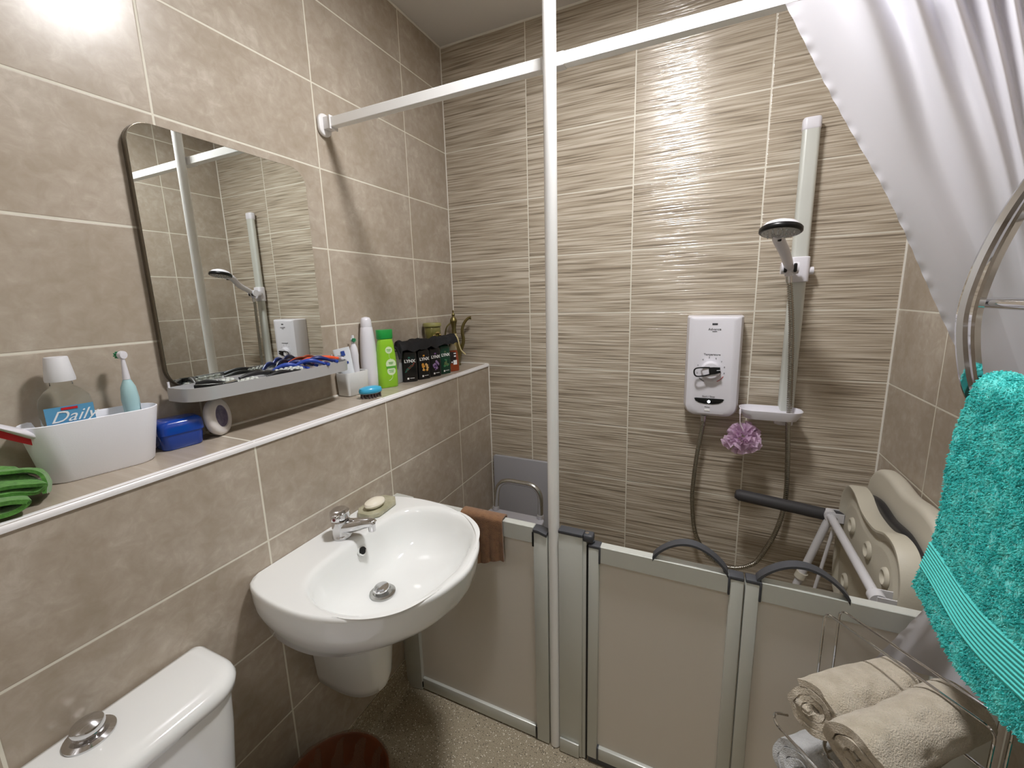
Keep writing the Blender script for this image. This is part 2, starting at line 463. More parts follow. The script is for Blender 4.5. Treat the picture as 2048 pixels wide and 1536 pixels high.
# floor-to-ceiling pole, curtain rail
t = thing('support_pole', 'white round floor-to-ceiling pole at the end of the shower screen', 'pole', (.774, -.752, 0))
b = new(); cyl(b, (.774, -.752, .004), (.774, -.752, CEIL - .006), .0165, seg=28); obj('tube', b, M_ALUW, t)
b = new(); lathe(b, [(.0166, 0), (.034, .0), (.034, .004), (.02, .010)], at(.774, -.752, CEIL - .0105, rot('X', 0)), 28); obj('ceiling_flange', b, M_PVC, t)
YR, ZR = -.722, 1.988
t = thing('curtain_rail', 'white square curtain rail crossing the room above the shower screen', 'rail', (.86, YR, ZR))
b = new(); box(b, (.036, YR - .012, ZR - .014), (W - .02, YR + .012, ZR + .014), bev=.0012, seg=1); obj('bar', b, M_ALUW, t, 30)
for sx, x0 in ((1, .001), (-1, W - .001)):
    b = new()
    prism(b, rrect(.05, .068, .024, 8), .012, at(x0, YR - .006, ZR - .004, FX if sx > 0 else FX @ rot('Y', 180)), bev=.004)
    x1, x2 = sorted((x0 + sx * .010, x0 + sx * .038)); box(b, (x1, YR - .0155, ZR - .019), (x2, YR + .0155, ZR + .018), bev=.003)
    obj('wall_bracket', b, M_PVC, t)
    b = new(); xa, xb = sorted((x0 + sx * .037, x0 + sx * .040)); box(b, (xa, YR - .0165, ZR - .0205), (xb, YR + .0165, ZR + .0195)); obj('collar', b, M_PVC, t)
b = new(); box(b, (.744, YR - .0125, ZR - .0155), (.804, YR + .0150, ZR + .0155), bev=.002); obj('tee_clip', b, M_PVC, t)

# ------------------------------------------------------------------ basin
YC = -1.047
def radial(poly, c, N=112):
    out = []
    P = [V((x, y)) for x, y in poly]; n = len(P)
    for k in range(N):
        a = 2 * PI * k / N; d = V((math.cos(a), math.sin(a))); best = None
        for i in range(n):
            p, q = P[i] - V(c), P[(i + 1) % n] - V(c); e = q - p
            den = d.x * e.y - d.y * e.x
            if abs(den) < 1e-12: continue
            tt = (p.x * e.y - p.y * e.x) / den; s = (p.x * d.y - p.y * d.x) / den
            if tt > 0 and -1e-6 <= s <= 1 + 1e-6: best = tt if best is None else max(best, tt)
        out.append(V((c[0] + d.x * best, c[1] + d.y * best)))
    return out
def symm(half):      # half outline [(x, dy)] from back to front
    h = catmull([V((x, dy, 0)) for x, dy in half], 6)
    r = [(p.x, YC + p.y) for p in h]; l = [(p.x, YC - p.y) for p in reversed(h)]
    return r + l
OUT = radial(symm([(.189, .205), (.196, .226), (.218, .245), (.28, .260), (.36, .265), (.44, .256), (.52, .226), (.585, .174), (.634, .10), (.656, .02)]), (.42, YC))
BOWL = radial(symm([(.306, .001), (.307, .08), (.316, .145), (.345, .192), (.40, .219), (.47, .221), (.53, .203), (.582, .16), (.612, .09), (.624, .012)]), (.42, YC))
def ring_out(s, z, back=.189):
    return [V((back + (p.x - back) * s, YC + (p.y - YC) * (.35 + .65 * s if s < .9 else s), z)) for p in OUT]
WST = V((.392, YC - .010))
def ring_bowl(s, z, grow=0.):
    r = []
    for p in BOWL:
        q = V(p); c = V((.42, YC)); q = q + (q - c).normalized() * grow
        r.append(V((WST.x + (q.x - WST.x) * s, WST.y + (q.y - WST.y) * s, z)))
    return r
def ring_mid(k): return [p.lerp(q, k) for p, q in zip(ring_out(.982, .786), ring_bowl(1., .786, .018))]
rings = [ring_out(.50, .612), ring_out(.64, .622), ring_out(.80, .645), ring_out(.905, .676), ring_out(.958, .702), ring_out(.982, .725), ring_out(.991, .750), ring_out(.998, .772), ring_out(1., .778), ring_out(.995, .7835), ring_out(.982, .786), ring_mid(.06), ring_mid(.3), ring_mid(.7), ring_mid(.94),
         ring_bowl(1., .786, .018), ring_bowl(1., .7852, .011), ring_bowl(1., .782, .004), ring_bowl(.988, .774), ring_bowl(.955, .757), ring_bowl(.91, .73), ring_bowl(.83, .70), ring_bowl(.70, .676), ring_bowl(.5, .661), ring_bowl(.3, .655), ring_bowl(.12, .652), ring_bowl(.1, .64), ring_bowl(.09, .62)]
t = thing('wash_basin', 'white ceramic wall-hung basin with semi-pedestal below the ledge', 'basin', (D, YC, .6))
b = new(); loft(b, rings); obj('bowl', b, M_CER, t, 60)
b = new(); n = 28; rr = []
def ped(z, dep, hw):
    return [V((D + .003 + dep * math.sin(PI * k / n) ** .55, YC - .005 - hw * math.cos(PI * k / n), z)) for k in range(n + 1)]
rr = [ped(.632, .215, .096), ped(.56, .205, .092), ped(.46, .192, .085), ped(.385, .182, .079), ped(.355, .172, .074), ped(.345, .150, .064)]
rr = [[p + V((0, 0, -.016 * max(0, (p.x - D) / .18) * (1 if i > 2 else 0))) for p in r] for i, r in enumerate(rr)]
loft(b, rr); obj('pedestal', b, M_CER, t, 50)
b = new(); lathe(b, [(.012, -.003), (.034, -.002), (.034, .002), (.026, .004), (.022, 0)], at(WST.x, WST.y, .655), 36); obj('waste_ring', b, M_STEEL, t)
b = new(); lathe(b, [(.018, 0), (.018, .004), (.021, .006), (.020, .009), (.012, .0105), (.002, .011)], at(WST.x - .002, WST.y, .662, rot('X', 8)), 36); obj('waste_plug', b, M_CHROME, t)
b = new(); lathe(b, [(.0135, 0), (.0135, .006), (.010, .006), (.010, .0)], at(.3125, YC + .006, .7475, rot('Y', 62)), 28, cap0=False, cap1=False); obj('overflow_ring', b, M_CER, t)
b = new(); lathe(b, [(.0122, 0), (.0122, .0012)], at(.3175, YC + .006, .7485, rot('Y', 68)), 28); obj('overflow_hole', b, M_BLACK, t)

# mixer tap
TX, TY, TZ = .256, -1.05, .786
t = thing('mixer_tap', 'chrome single-lever mixer tap on the back of the basin', 'tap', (TX, TY, TZ))
b = new(); lathe(b, [(.0265, .001), (.0265, .005), (.0245, .009), (.024, .03), (.0245, .048), (.023, .0535), (.012, .055)], at(TX, TY, TZ), 36); obj('body', b, M_CHROME, t)
sd = V((math.cos(math.radians(15)), math.sin(math.radians(15)), 0))
b = new(); P0 = V((TX, TY, TZ + .030)); pts = catmull([P0, P0 + sd * .035 + V((0, 0, .005)), P0 + sd * .068 + V((0, 0, .013)), P0 + sd * .092 + V((0, 0, .017)), P0 + sd * .100 + V((0, 0, .013))], 6)
tube(b, pts, lambda s: .0225 - .0115 * min(1, s * 1.25), 18)
cyl(b, P0 + sd * .092 + V((0, 0, .014)), P0 + sd * .092 + V((0, 0, -.007)), .0105, .0095); obj('spout', b, M_CHROME, t)
b = new(); lathe(b, [(.0235, .0555), (.0262, .058), (.0268, .068), (.0255, .076), (.020, .0805), (.004, .0825)], at(TX, TY, TZ), 36)
ld = V((.35, -.94, 0)).normalized()
lp = V((TX, TY, TZ + .066)) + ld * .022
bx(b, lp, (.024, .026, .021), M=rot('Z', math.degrees(math.atan2(ld.y, ld.x))), bev=.007, seg=3)
obj('lever', b, M_CHROME, t)
b = new(); M = Matrix.Translation(lp + ld * .0122) @ frame_to(ld); lathe(b, [(.0045, 0), (.004, .001)], M, 20); obj('indicator', b, mat('dark_red', '5c1016', .3), t)['label'] = 'dark red temperature dot'

# soap dish and soap
DX, DY = .243, -.893
ds = math.atan2(.11, -.012)
t = tag(obj('soap_dish', (lambda b: (prism(b, [(.064, -.020), (.064, .020), (.040, .040), (-.040, .040), (-.064, .020), (-.064, -.020), (-.040, -.040), (.040, -.040)], .014, at(DX, DY, .788, rot('Z', 93)), bev=.002), b)[1])(new()), mat('onyx_stone', 'b7b39b', .22, vary=(28, '9c9a80'), coat=.3), None),
        'pale green-grey onyx soap dish with cut corners on the basin', 'soap dish')
b = new(); lathe(b, [(.002, 0), (.022, .001), (.033, .007), (.036, .013), (.033, .019), (.02, .025), (.002, .027)], at(DX + .004, DY - .014, .8022, rot('Z', 85)), 40, sx=1., sy=.70)
tag(obj('soap_bar', b, mat('soap_cream', 'e6e0d0', .35, sss=.2)), 'oval cream soap bar resting in the onyx soap dish', 'soap')

# ------------------------------------------------------------------ toilet (cistern in view, pan below the frame)
CY = -1.587
def rr_ring(x0, x1, hw, z, r=.05, n=8):
    w = x1 - x0; cx = (x0 + x1) / 2
    o = []
    for px, py, a0, q in ((w / 2 - r, hw - r, 0, r), (-w / 2 + .012, hw - .012, PI / 2, .012), (-w / 2 + .012, -hw + .012, PI, .012), (w / 2 - r, -hw + r, 1.5 * PI, r)):
        for k in range(n + 1):
            a = a0 + PI / 2 * k / n; o.append(V((cx + px + q * math.cos(a), CY + py + q * math.sin(a), z)))
    return o
t = thing('toilet', 'white close-coupled toilet cistern with a chrome push button', 'toilet', (.3, CY, 0))
X0 = D + .006
b = new(); loft(b, [rr_ring(X0, X0 + .132, .158, .40, .06), rr_ring(X0, X0 + .140, .168, .45, .06), rr_ring(X0, X0 + .148, .180, .60, .06), rr_ring(X0, X0 + .150, .184, .682, .06)]); obj('cistern', b, M_CER, t, 50)
b = new(); loft(b, [rr_ring(X0, X0 + .150, .186, .684, .06), rr_ring(X0 - .002, X0 + .159, .194, .690, .068), rr_ring(X0 - .002, X0 + .160, .195, .702, .068), rr_ring(X0, X0 + .156, .191, .712, .066), rr_ring(X0 + .002, X0 + .147, .184, .718, .062), rr_ring(X0 + .01, X0 + .13, .168, .7205, .055)]); obj('cistern_lid', b, M_CER, t, 60)
b = new(); lathe(b, [(.034, 0), (.034, .003), (.026, .006), (.019, .003)], at(.236, CY - .005, .7205), 36)
btn = obj('flush_button', b, M_CHROME, t)
b = new(); lathe(b, [(.0195, 0), (.0215, .010), (.0225, .018), (.021, .022), (.012, .0255), (.002, .0265)], at(.236, CY - .005, .7235), 36); obj('dome', b, M_CHROME, btn)
def ov(z, x0, x1, hw, n=40):
    cx = (x0 + x1) / 2; a = (x1 - x0) / 2
    return [V((cx + a * math.cos(2 * PI * k / n), CY + hw * math.sin(2 * PI * k / n), z)) for k in range(n)]
b = new(); loft(b, [ov(.002, .27, .62, .10), ov(.10, .26, .62, .095), ov(.25, .23, .74, .14), ov(.36, .21, .80, .178), ov(.395, .20, .81, .182)]); obj('pan', b, M_CER, t, 60)
b = new(); loft(b, [ov(.397, .31, .82, .185), ov(.402, .305, .825, .19), ov(.432, .305, .825, .19), ov(.438, .32, .81, .178)]); obj('seat', b, M_WPL, t, 60)

# ------------------------------------------------------------------ mirror and its tray
MY0, MY1, MZ0, MZ1, MX = -1.285, -.836, 1.235, 1.822, .020
yc, zc = (MY0 + MY1) / 2, (MZ0 + MZ1) / 2
t = thing('wall_mirror', 'tall round-cornered mirror hung on the tiled left wall', 'mirror', (0, yc, MZ0))
ol = rrect(MY1 - MY0, MZ1 - MZ0, .05, 10)
b = new(); prism(b, ol, MX - .003, at(.0015, yc, zc, FX), bev=.0008); obj('backing', b, mat('mirror_edge', '6d6558', .25, metal=.6), t)
b = new(); prism(b, rrect(MY1 - MY0 - .0026, MZ1 - MZ0 - .0026, .049, 10), .001, at(MX - .0013, yc, zc, FX)); obj('glass', b, M_MIRROR, t, 20, smooth=False)

TY0, TY1, TD, TZ0, TZ1 = -1.292, -.806, .122, 1.212, 1.243
t = thing('mirror_shelf', 'narrow silver-grey tray shelf fixed under the mirror', 'shelf', (0, (TY0 + TY1) / 2, TZ0))
def tray_out(ins):
    P = [(.0225, TY0 + ins)]
    r = .055 - ins
    for k in range(9):
        a = PI / 2 * k / 8; P.append((TD - .055 - .004 + r * math.sin(a), TY0 + .055 - r * math.cos(a)))
    for k in range(1, 8):
        s = k / 8; P.append((TD - ins - .004 + .012 * math.sin(PI * s), TY0 + .055 + (TY1 - TY0 - .11) * s))
    for k in range(9):
        a = PI / 2 * (1 - k / 8); P.append((TD - .055 - .004 + r * math.sin(a), TY1 - .055 + r * math.cos(a)))
    P.append((.0225, TY1 - ins)); return P
b = new(); o_, i_ = tray_out(0), tray_out(.003)
loft(b, [[V((x, y, TZ0)) for x, y in o_], [V((x, y, TZ1)) for x, y in o_], [V((x, y, TZ1)) for x, y in i_], [V((x, y, TZ1 - .0115)) for x, y in i_]])
box(b, (.0215, TY0 + .006, TZ1 - .0118), (.024, TY1 - .006, TZ1)); obj('tray', b, mat('tray_silver', 'bfc0c2', .35, metal=.35), t)
for yy in (TY0 + .004, TY1 - .004):
    b = new(); bx(b, (.0235, yy, 1.249), (.003, .004, .014)); obj('mirror_clip', b, M_WPL, t)

ZT = TZ1 - .0108
def razor(cm, hm, label, loc, rz, tilt, arch=.012, group='disposable razors in the mirror tray'):
    t = thing('disposable_razor', label, 'razor', (0, 0, 0), 0, group)
    b = new(); n = 14
    pts = [V((-.045 + .085 * k / n, 0, .006 + arch * math.sin(PI * (k / n) ** .9))) for k in range(n + 1)]
    tube(b, pts, lambda s: .0042 + .0022 * math.sin(PI * s) ** 2, 10); obj('handle', b, cm, t)
    b = new(); bx(b, (.046, 0, .0065), (.010, .040, .009), M=rot('Y', 20), bev=.002); obj('head', b, hm, t)
    b = new(); bx(b, (.0485, 0, .0118), (.006, .036, .001), M=rot('Y', 20)); obj('blade', b, M_STEEL, t)
    t.location = loc; t.rotation_euler = (math.radians(tilt), 0, math.radians(rz))
    return t
M_NAVY = mat('navy_plastic', '1c2a66', .3); M_BLUEP = mat('blue_plastic', '2b47a0', .3); M_ORANGE = mat('orange_plastic', 'e2572e', .35)
M_BK2 = mat('black_rubber', '1b1b1d', .4)
razor(M_BK2, M_BLACK, 'black razor at the left end of the mirror tray, head outwards', (.062, -1.214, ZT + .001), 20, 0, .006)
razor(M_BK2, M_BLACK, 'black razor lying against the glass in the middle of the tray', (.048, -1.095, ZT), 92, 0, .006)
razor(M_BK2, M_BLACK, 'black razor along the front rim in the middle of the tray', (.105, -1.06, ZT), 96, 0, .006)
for k, (x, y, a, l) in enumerate([(.060, -1.000, 62, 'blue razor nearest the clear blister strip in the mirror tray'), (.052, -.962, 64, 'second blue razor, against the glass in the mirror tray'), (.088, -.950, 60, 'third blue razor, towards the front of the mirror tray'), (.085, -.915, 66, 'blue razor nearest the orange razors in the mirror tray')]):
    razor(M_NAVY if k % 2 else M_BLUEP, M_BLUEP, l, (x, y, ZT + .003 * k), a, 0, .015)
razor(M_ORANGE, M_WPL, 'orange razor with white head lying by the mirror glass', (.042, -.908, ZT + .010), 88, 0, .008)
razor(M_ORANGE, M_WPL, 'orange razor at the right end of the mirror tray', (.060, -.868, ZT + .010), 70, 0, .008)
def blister(label, loc, rz, nx, ny):
    t = thing('blister_strip', label, 'blister pack', (0, 0, 0), 0, 'clear blister strips in the mirror tray')
    b = new(); bx(b, (0, 0, .001), (nx * .014 + .006, ny * .014 + .006, .0012)); obj('foil', b, mat('foil_silver', 'c4c6c4', .3, metal=.7, bump=(300, .5, .001)), t)
    b = new()
    for i in range(nx):
        for j in range(ny):
            lathe(b, [(.0058, 0), (.0055, .004), (.004, .0068), (.001, .0078)], at((i - (nx - 1) / 2) * .014, (j - (ny - 1) / 2) * .014, .0016), 14)
    obj('bubbles', b, mat('clear_blister', 'dfe6e2', .12, coat=.6, metal=.25), t)
    t.location = loc; t.rotation_euler = (math.radians(3), math.radians(4), math.radians(rz)); return t
blister('clear blister strip by the glass near the left end of the tray', (.048, -1.195, ZT + .001), 8, 2, 6)
blister('clear blister strip along the front rim left of the middle', (.098, -1.165, ZT + .001), 4, 2, 6)
blister('clear blister strip lying just left of the blue razors', (.078, -1.015, ZT + .006), -6, 3, 5)
b = new(); bx(b, (.085, -1.235, ZT + .007), (.062, .010, .012), M=rot('Z', 38), bev=.002); tag(obj('pocket_comb', b, M_BLACK), 'short black comb in the left corner of the mirror tray', 'comb')

# ------------------------------------------------------------------ things on the ledge
def stadium(L, Wd, n=10):
    r = Wd / 2; o = []
    for k in range(n + 1): a = -PI / 2 + PI * k / n; o.append((L / 2 - r + r * math.cos(a), r * math.sin(a)))
    for k in range(n + 1): a = PI / 2 + PI * k / n; o.append((-L / 2 + r + r * math.cos(a), r * math.sin(a)))
    return o
LZ0 = LZ + .0005
# caddy: tapered tub, local X along its length
KM = at(.0485, -1.4375, LZ0, rot('Z', 79))
t = thing('toiletry_caddy', 'long white plastic tub with rounded ends at the left end of the ledge', 'caddy', (.0485, -1.4375, LZ0))
def kr(L, Wd, z): return [KM @ V((x, y, z)) for x, y in stadium(L, Wd)]
b = new(); loft(b, [kr(.160, .070, 0), kr(.166, .074, .003), kr(.203, .086, .113), kr(.200, .083, .114), kr(.197, .080, .112), kr(.164, .070, .004)]); obj('tub', b, mat('caddy_white', 'eef0f8', .5, bump=(500, .15, .0006)), t, 50)
b = new(); bx(b, KM @ V((.022, 0, .050)), (.003, .074, .092), M=rot('Z', 79)); obj('divider', b, MATS['caddy_white'], t)

# mouthwash bottle in the caddy
bx0, by0 = .043, -1.470
t = thing('mouthwash_bottle', 'clear mouthwash bottle with white cap and blue label standing in the white tub', 'bottle', (bx0, by0, LZ + .006))
M_CLEAR = mat('clear_plastic', 'eef2ef', .05, trans=1., ior=1.12)
BM = at(bx0, by0, LZ + .006, rot('Z', 80))
def orr(w, d, z, r): return [BM @ V((x, y, z)) for x, y in rrect(w, d, r, 6)]
b = new(); loft(b, [orr(.070, .046, 0, .018), orr(.074, .050, .006, .02), orr(.074, .050, .135, .022), orr(.070, .048, .150, .022), orr(.050, .040, .164, .018), orr(.032, .032, .172, .0155), orr(.030, .030, .185, .0149)]); obj('body', b, M_CLEAR, t, 50)
b = new(); lathe(b, [(.021, 0), (.0215, .004), (.0165, .044), (.0155, .0455)], at(bx0, by0, LZ + .188), 40); obj('cap', b, M_WPL2, t)
b = new(); n = 10
grid(b, lambda u, v: BM @ V(((u - .5) * .066, -.0256 + .0 * u, .085 + v * .052)), n, 2); lb = obj('label', b, mat('label_blue', '5b9bc4', .4), t)
LM = BM @ at(0, -.0262, .111) @ Matrix(((1, 0, 0, 0), (0, 0, -1, 0), (0, 1, 0, 0), (0, 0, 0, 1)))
text('lettering', 'Daily', .030, LM @ Matrix.Translation((.002, .006, 0)), mat('print_white', 'eef1f2', .5), lb, shear=.5)
b = new(); bx(b, (0, 0, 0), (.022, .0045, .0004)); bmesh.ops.transform(b, matrix=LM @ Matrix.Translation((.0, .0215, 0)), verts=b.verts); obj('red_band', b, mat('label_red', 'c2242c', .4), lb)

def etb(name, label, loc, m1, m2, h, head_rot, lean=0., grp=None):
    """electric toothbrush; bristles face local +x turned by head_rot"""
    t = thing(name, label, 'toothbrush', loc)
    M0 = at(*loc, rot('Y', lean), rot('Z', head_rot))
    b = new(); lathe(b, [(.0125, 0), (.0145, .01), (.0145, .06), (.0135, .10), (.0150, .125), (.0125, .150), (.008, .162), (.0065, .166)], M0, 28); obj('handle', b, m1, t, 50)
    b = new(); rings = []
    for k in range(13):
        z = .03 + .085 * k / 12; w = .9 - .55 * (k / 12) ** 2
        rings.append([M0 @ V((.0150 * math.cos(a), .0150 * math.sin(a), z)) for a in [-2.4 + w * (j / 8 * 2 - .6) for j in range(9)]] )
    loft(b, rings, closed=False); obj('grip_panel', b, m2, t, 60)
    b = new(); lathe(b, [(.004, 0), (.004, .003), (.001, .004)], M0 @ at(.0145 * math.cos(-1.2), .0145 * math.sin(-1.2), .075, rot('Z', math.degrees(-1.2)), rot('Y', 90)), 14); obj('button', b, m2, t)
    b = new(); lathe(b, [(.0066, .1665), (.0063, .172), (.0045, .195), (.0034, h - .018), (.0034, h - .012)], M0, 20); obj('neck', b, M_WPL, t)
    b = new(); lathe(b, [(.0015, -.006), (.0080, -.0055), (.0088, .0), (.0078, .003)], M0 @ at(0.001, 0, h - .008, rot('Y', 90)), 24); obj('head', b, M_WPL, t)
    b = new(); mm = mat('bristle_green', '2f8f62', .6)
    for i in range(9):
        for j in range(3 if i else 1):
            a = 2 * PI * i / 8 + j * .3; r = .0066 * (j + .8) / 3 if i else 0
            cyl(b, M0 @ V((.004, r * math.cos(a), h - .008 + r * math.sin(a))), M0 @ V((.0125, r * math.cos(a), h - .008 + r * math.sin(a))), .0014, seg=6)
    obj('bristles', b, mm, t); return t
etb('electric_toothbrush', 'pale blue and white electric toothbrush standing in the white tub', (.046, -1.372, LZ + .006), mat('aqua_plastic', 'a9cdd2', .35), M_WPL, .226, 200)

# tube and its red card poking out of the tub's left end
t = thing('toothpaste_tube', 'red and white tube poking out of the left end of the white tub', 'tube', (.05, -1.527, LZ + .1))
pa, pb = V((.050, -1.505, LZ + .085)), V((.062, -1.595, LZ + .150))
d = (pb - pa).normalized()
b = new(); up = V((.15, 0, 1)); s = d.cross(up).normalized(); u2 = s.cross(d)
def flat(k, w, th): c = pa + (pb - pa) * k; return [c + u2 * (th / 2) * math.sin(a) + s * (w / 2) * math.cos(a) for a in [2 * PI * j / 16 for j in range(16)]]
loft(b, [flat(0, .020, .018), flat(.3, .028, .014), flat(.8, .034, .007), flat(1, .036, .003)]); obj('body', b, M_WPL, t, 60)
b = new(); q = pa + d * .048 - u2 * .010 + s * .002
MM = Matrix([[d[i], u2[i], s[i], q[i]] for i in range(3)] + [[0, 0, 0, 1]])
b2 = new(); bmesh.ops.create_cube(b2, size=1)
for v in b2.verts: v.co = V((v.co.x * .060, v.co.y * .012, v.co.z * .016))
add_bm(b, b2, MM); obj('red_panel', b, MATS['label_red'], t)

# blue box
t = thing('soap_box', 'glossy royal blue plastic box with rounded lid on the ledge', 'box', (.040, -1.293, LZ0))
M_RBLUE = mat('royal_blue_plastic', '0f3f9e', .18, coat=.4)
def br(w, d, z, r=.016): return [at(.0405, -1.293, LZ0, rot('Z', 82)) @ V((x, y, z)) for x, y in rrect(w, d, r, 6)]
b = new(); loft(b, [br(.076, .056, 0), br(.080, .060, .003), br(.086, .064, .038)]); obj('base', b, M_RBLUE, t, 40)
b = new(); loft(b, [br(.090, .068, .036), br(.090, .068, .050), br(.087, .065, .060), br(.078, .056, .0655), br(.060, .040, .067)]); obj('lid', b, M_RBLUE, t, 50)

# round white air freshener
AM = at(.052, -1.207, LZ + .0475, rot('Z', 32), rot('Y', 82), rot('Z', 0))
t = thing('air_freshener', 'round white disc with purple-grey centre propped on the ledge under the mirror', 'air freshener', (.05, -1.207, LZ))
b = new(); lathe(b, [(.036, -.014), (.044, -.010), (.0475, 0), (.046, .006), (.040, .009), (.029, .0105), (.0275, .008), (.0275, .006)], AM, 48, sx=1.); obj('case', b, mat('pearl_white', 'd9d6d6', .3), t, 50)
b = new(); lathe(b, [(.0272, .004), (.0272, .0072), (.02, .0085), (.001, .0088)], AM, 40); obj('gel_disc', b, mat('purple_gel', '6a6280', .25, vary=(90, '534a6a')), t, 50)

# green cloth, loosely folded strips
def strip(bm, path, width_dir, w, th, wav=.0, seed=0):
    P = catmull(path, 10); n = len(P)
    wd = V(width_dir).normalized()
    def f(u, v):
        i = min(int(u * (n - 1)), n - 2); k = u * (n - 1) - i
        p = P[i].lerp(P[i + 1], k) + wd * (v - .5) * w
        return p + V((0, 0, wav * noise.noise(V((u * 5 + seed, v * 4, seed)))))
    sheet(bm, f, n * 2, 10, th)
b = new()
cx, cy = .125, -1.61
strip(b, [(.055, -1.68, LZ + .006), (.05, -1.60, LZ + .006), (.055, -1.555, LZ + .010), (.07, -1.545, LZ + .02), (.06, -1.58, LZ + .030), (.05, -1.68, LZ + .030)], (1, .15, 0), .07, .007, .004, 1)
strip(b, [(.13, -1.70, LZ + .008), (.14, -1.62, LZ + .008), (.15, -1.585, LZ + .012), (.155, -1.578, LZ + .022), (.145, -1.61, LZ + .028), (.13, -1.70, LZ + .024)], (1, -.2, .1), .075, .007, .004, 2)
strip(b, [(.10, -1.70, LZ + .044), (.105, -1.60, LZ + .042), (.115, -1.565, LZ + .034), (.12, -1.56, LZ + .046), (.105, -1.60, LZ + .054), (.09, -1.70, LZ + .052)], (1, .1, -.25), .085, .006, .005, 3)
strip(b, [(.085, -1.64, LZ + .062), (.10, -1.585, LZ + .058), (.118, -1.548, LZ + .050), (.125, -1.540, LZ + .030), (.13, -1.545, LZ + .012)], (.9, -.35, .25), .06, .005, .005, 4)
tag(obj('cleaning_cloth', b, mat('green_microfibre', '447d2c', .95, bump=(900, .6, .002), vary=(160, '5c9a3e'), sheen=.4), None, 60), 'green microfibre cloth crumpled at the left end of the ledge', 'cloth')

# white toothbrush tumbler with things in it
t = thing('toothbrush_tumbler', 'white square ceramic tumbler on the ledge right of the mirror tray', 'tumbler', (.034, -.738, LZ0))
def tr(w, d, z, r=.012): return [at(.034, -.738, LZ0, rot('Z', 88)) @ V((x, y, z)) for x, y in rrect(w, d, r, 5)]
b = new(); loft(b, [tr(.088, .052, 0), tr(.094, .058, .003), tr(.100, .062, .078), tr(.097, .060, .081), tr(.089, .052, .080), tr(.084, .048, .010)]); obj('cup', b, mat('tumbler_ceramic', 'd6d7d6', .28, bump=(350, .1, .0004)), t, 50)
t = thing('toothpaste_tube', 'white and blue toothpaste tube standing in the white ceramic tumbler', 'tube', (.04, -.760, LZ + .012))
TM = at(.046, -.752, LZ + .012, rot('Z', -44), rot('X', 10))
def tp(w, th, z): return [TM @ V((th / 2 * math.cos(a), w / 2 * math.sin(a), z)) for a in [2 * PI * j / 20 for j in range(20)]]
b = new(); loft(b, [tp(.022, .022, 0), tp(.024, .022, .02), tp(.040, .018, .04), tp(.049, .010, .11), tp(.053, .004, .140), tp(.053, .003, .156)]); bd = obj('body', b, mat('tube_white', 'dfe4ea', .35), t, 60)
b = new()
for (yy, zz, w, h) in ((.002, .138, .012, .016), (-.009, .128, .010, .008), (.004, .105, .016, .008), (-.004, .090, .014, .007)):
    bb = new(); bx(bb, (.0036 + (0.150 - zz) * .055, yy, zz), (.001, w, h), M=rot('Y', -4)); add_bm(b, bb, TM)
obj('print', b, mat('print_navy', '2d4a9a', .4), bd)
etb('electric_toothbrush', 'white electric toothbrush standing in the white ceramic tumbler', (.028, -.715, LZ + .010), M_WPL, M_WPL2, .186, -20)

# tall white bottle
t = thing('tapered_bottle', 'tall tapering white bottle behind the green shampoo', 'bottle', (.026, -.642, LZ0))
b = new(); lathe(b, [(.029, 0), (.032, .004), (.0335, .05), (.032, .12), (.027, .19), (.0225, .225), (.021, .228)], at(.026, -.642, LZ0), 40, sx=.9); obj('body', b, M_WPL, t, 50)
b = new(); lathe(b, [(.0212, .2285), (.0207, .236), (.0195, .252), (.015, .261), (.004, .264)], at(.026, -.642, LZ0), 40, sx=.9); obj('cap', b, M_WPL, t, 50)

# green shampoo
t = thing('shampoo_bottle', 'lime green shampoo bottle with darker green cap on the ledge', 'bottle', (.068, -.600, LZ0))
SM = at(.070, -.600, LZ0, rot('Z', 62))
def sr(w, d, z, r): return [SM @ V((x, y, z)) for x, y in rrect(w, d, r, 7)]
b = new(); loft(b, [sr(.070, .040, 0, .016), sr(.074, .044, .004, .018), sr(.075, .045, .05, .019), sr(.071, .043, .11, .019), sr(.062, .040, .160, .018), sr(.056, .038, .176, .017), sr(.052, .034, .181, .016)]); bd = obj('body', b, mat('lime_plastic', '8cc52b', .28, coat=.3), t, 50)
b = new(); loft(b, [sr(.057, .037, .1815, .016), sr(.058, .038, .183, .016), sr(.060, .038, .213, .016), sr(.058, .036, .215, .015)]); obj('cap', b, mat('green_cap', '1f9440', .3), t, 40)
SL = SM @ Matrix(((1, 0, 0, 0), (0, 0, -1, 0), (0, 1, 0, 0), (0, 0, 0, 1)))   # local Z out of the front
M_PALE = mat('label_pale', 'd3e6bf', .45); M_LEAF = mat('label_leaf', '57a83a', .45)
b = new()
lathe(b, [(.013, 0), (.013, .0006)], SL @ at(.004, .140, .0207), 30); lathe(b, [(.019, 0), (.019, .0006)], SL @ at(.008, .088, .0222), 30); lathe(b, [(.016, 0), (.016, .0006)], SL @ at(.008, .062, .0224), 30)
tube(b, [SL @ V(p) for p in catmull([(.004, .127, .0214), (.004, .115, .022), (.008, .106, .0224)], 5)], .0006, 6)
tube(b, [SL @ V(p) for p in catmull([(.012, .047, .0226), (.010, .036, .0226), (.002, .028, .0226), (-.004, .027, .0226)], 5)], .0008, 6)
bb = new(); bx(bb, (.008, .076, .0232), (.036, .008, .0006)); add_bm(b, bb, SL, 1)
for (xx, yy, w) in ((.004, .142, .016), (.004, .137, .012), (.008, .094, .018), (.008, .089, .014), (.008, .064, .02), (.008, .058, .016)):
    bb = new(); bx(bb, (xx, yy, .0216 if yy > .12 else .0233), (w, .0022, .0005)); add_bm(b, bb, SL, 1)
obj('label', b, [M_PALE, M_LEAF], bd)

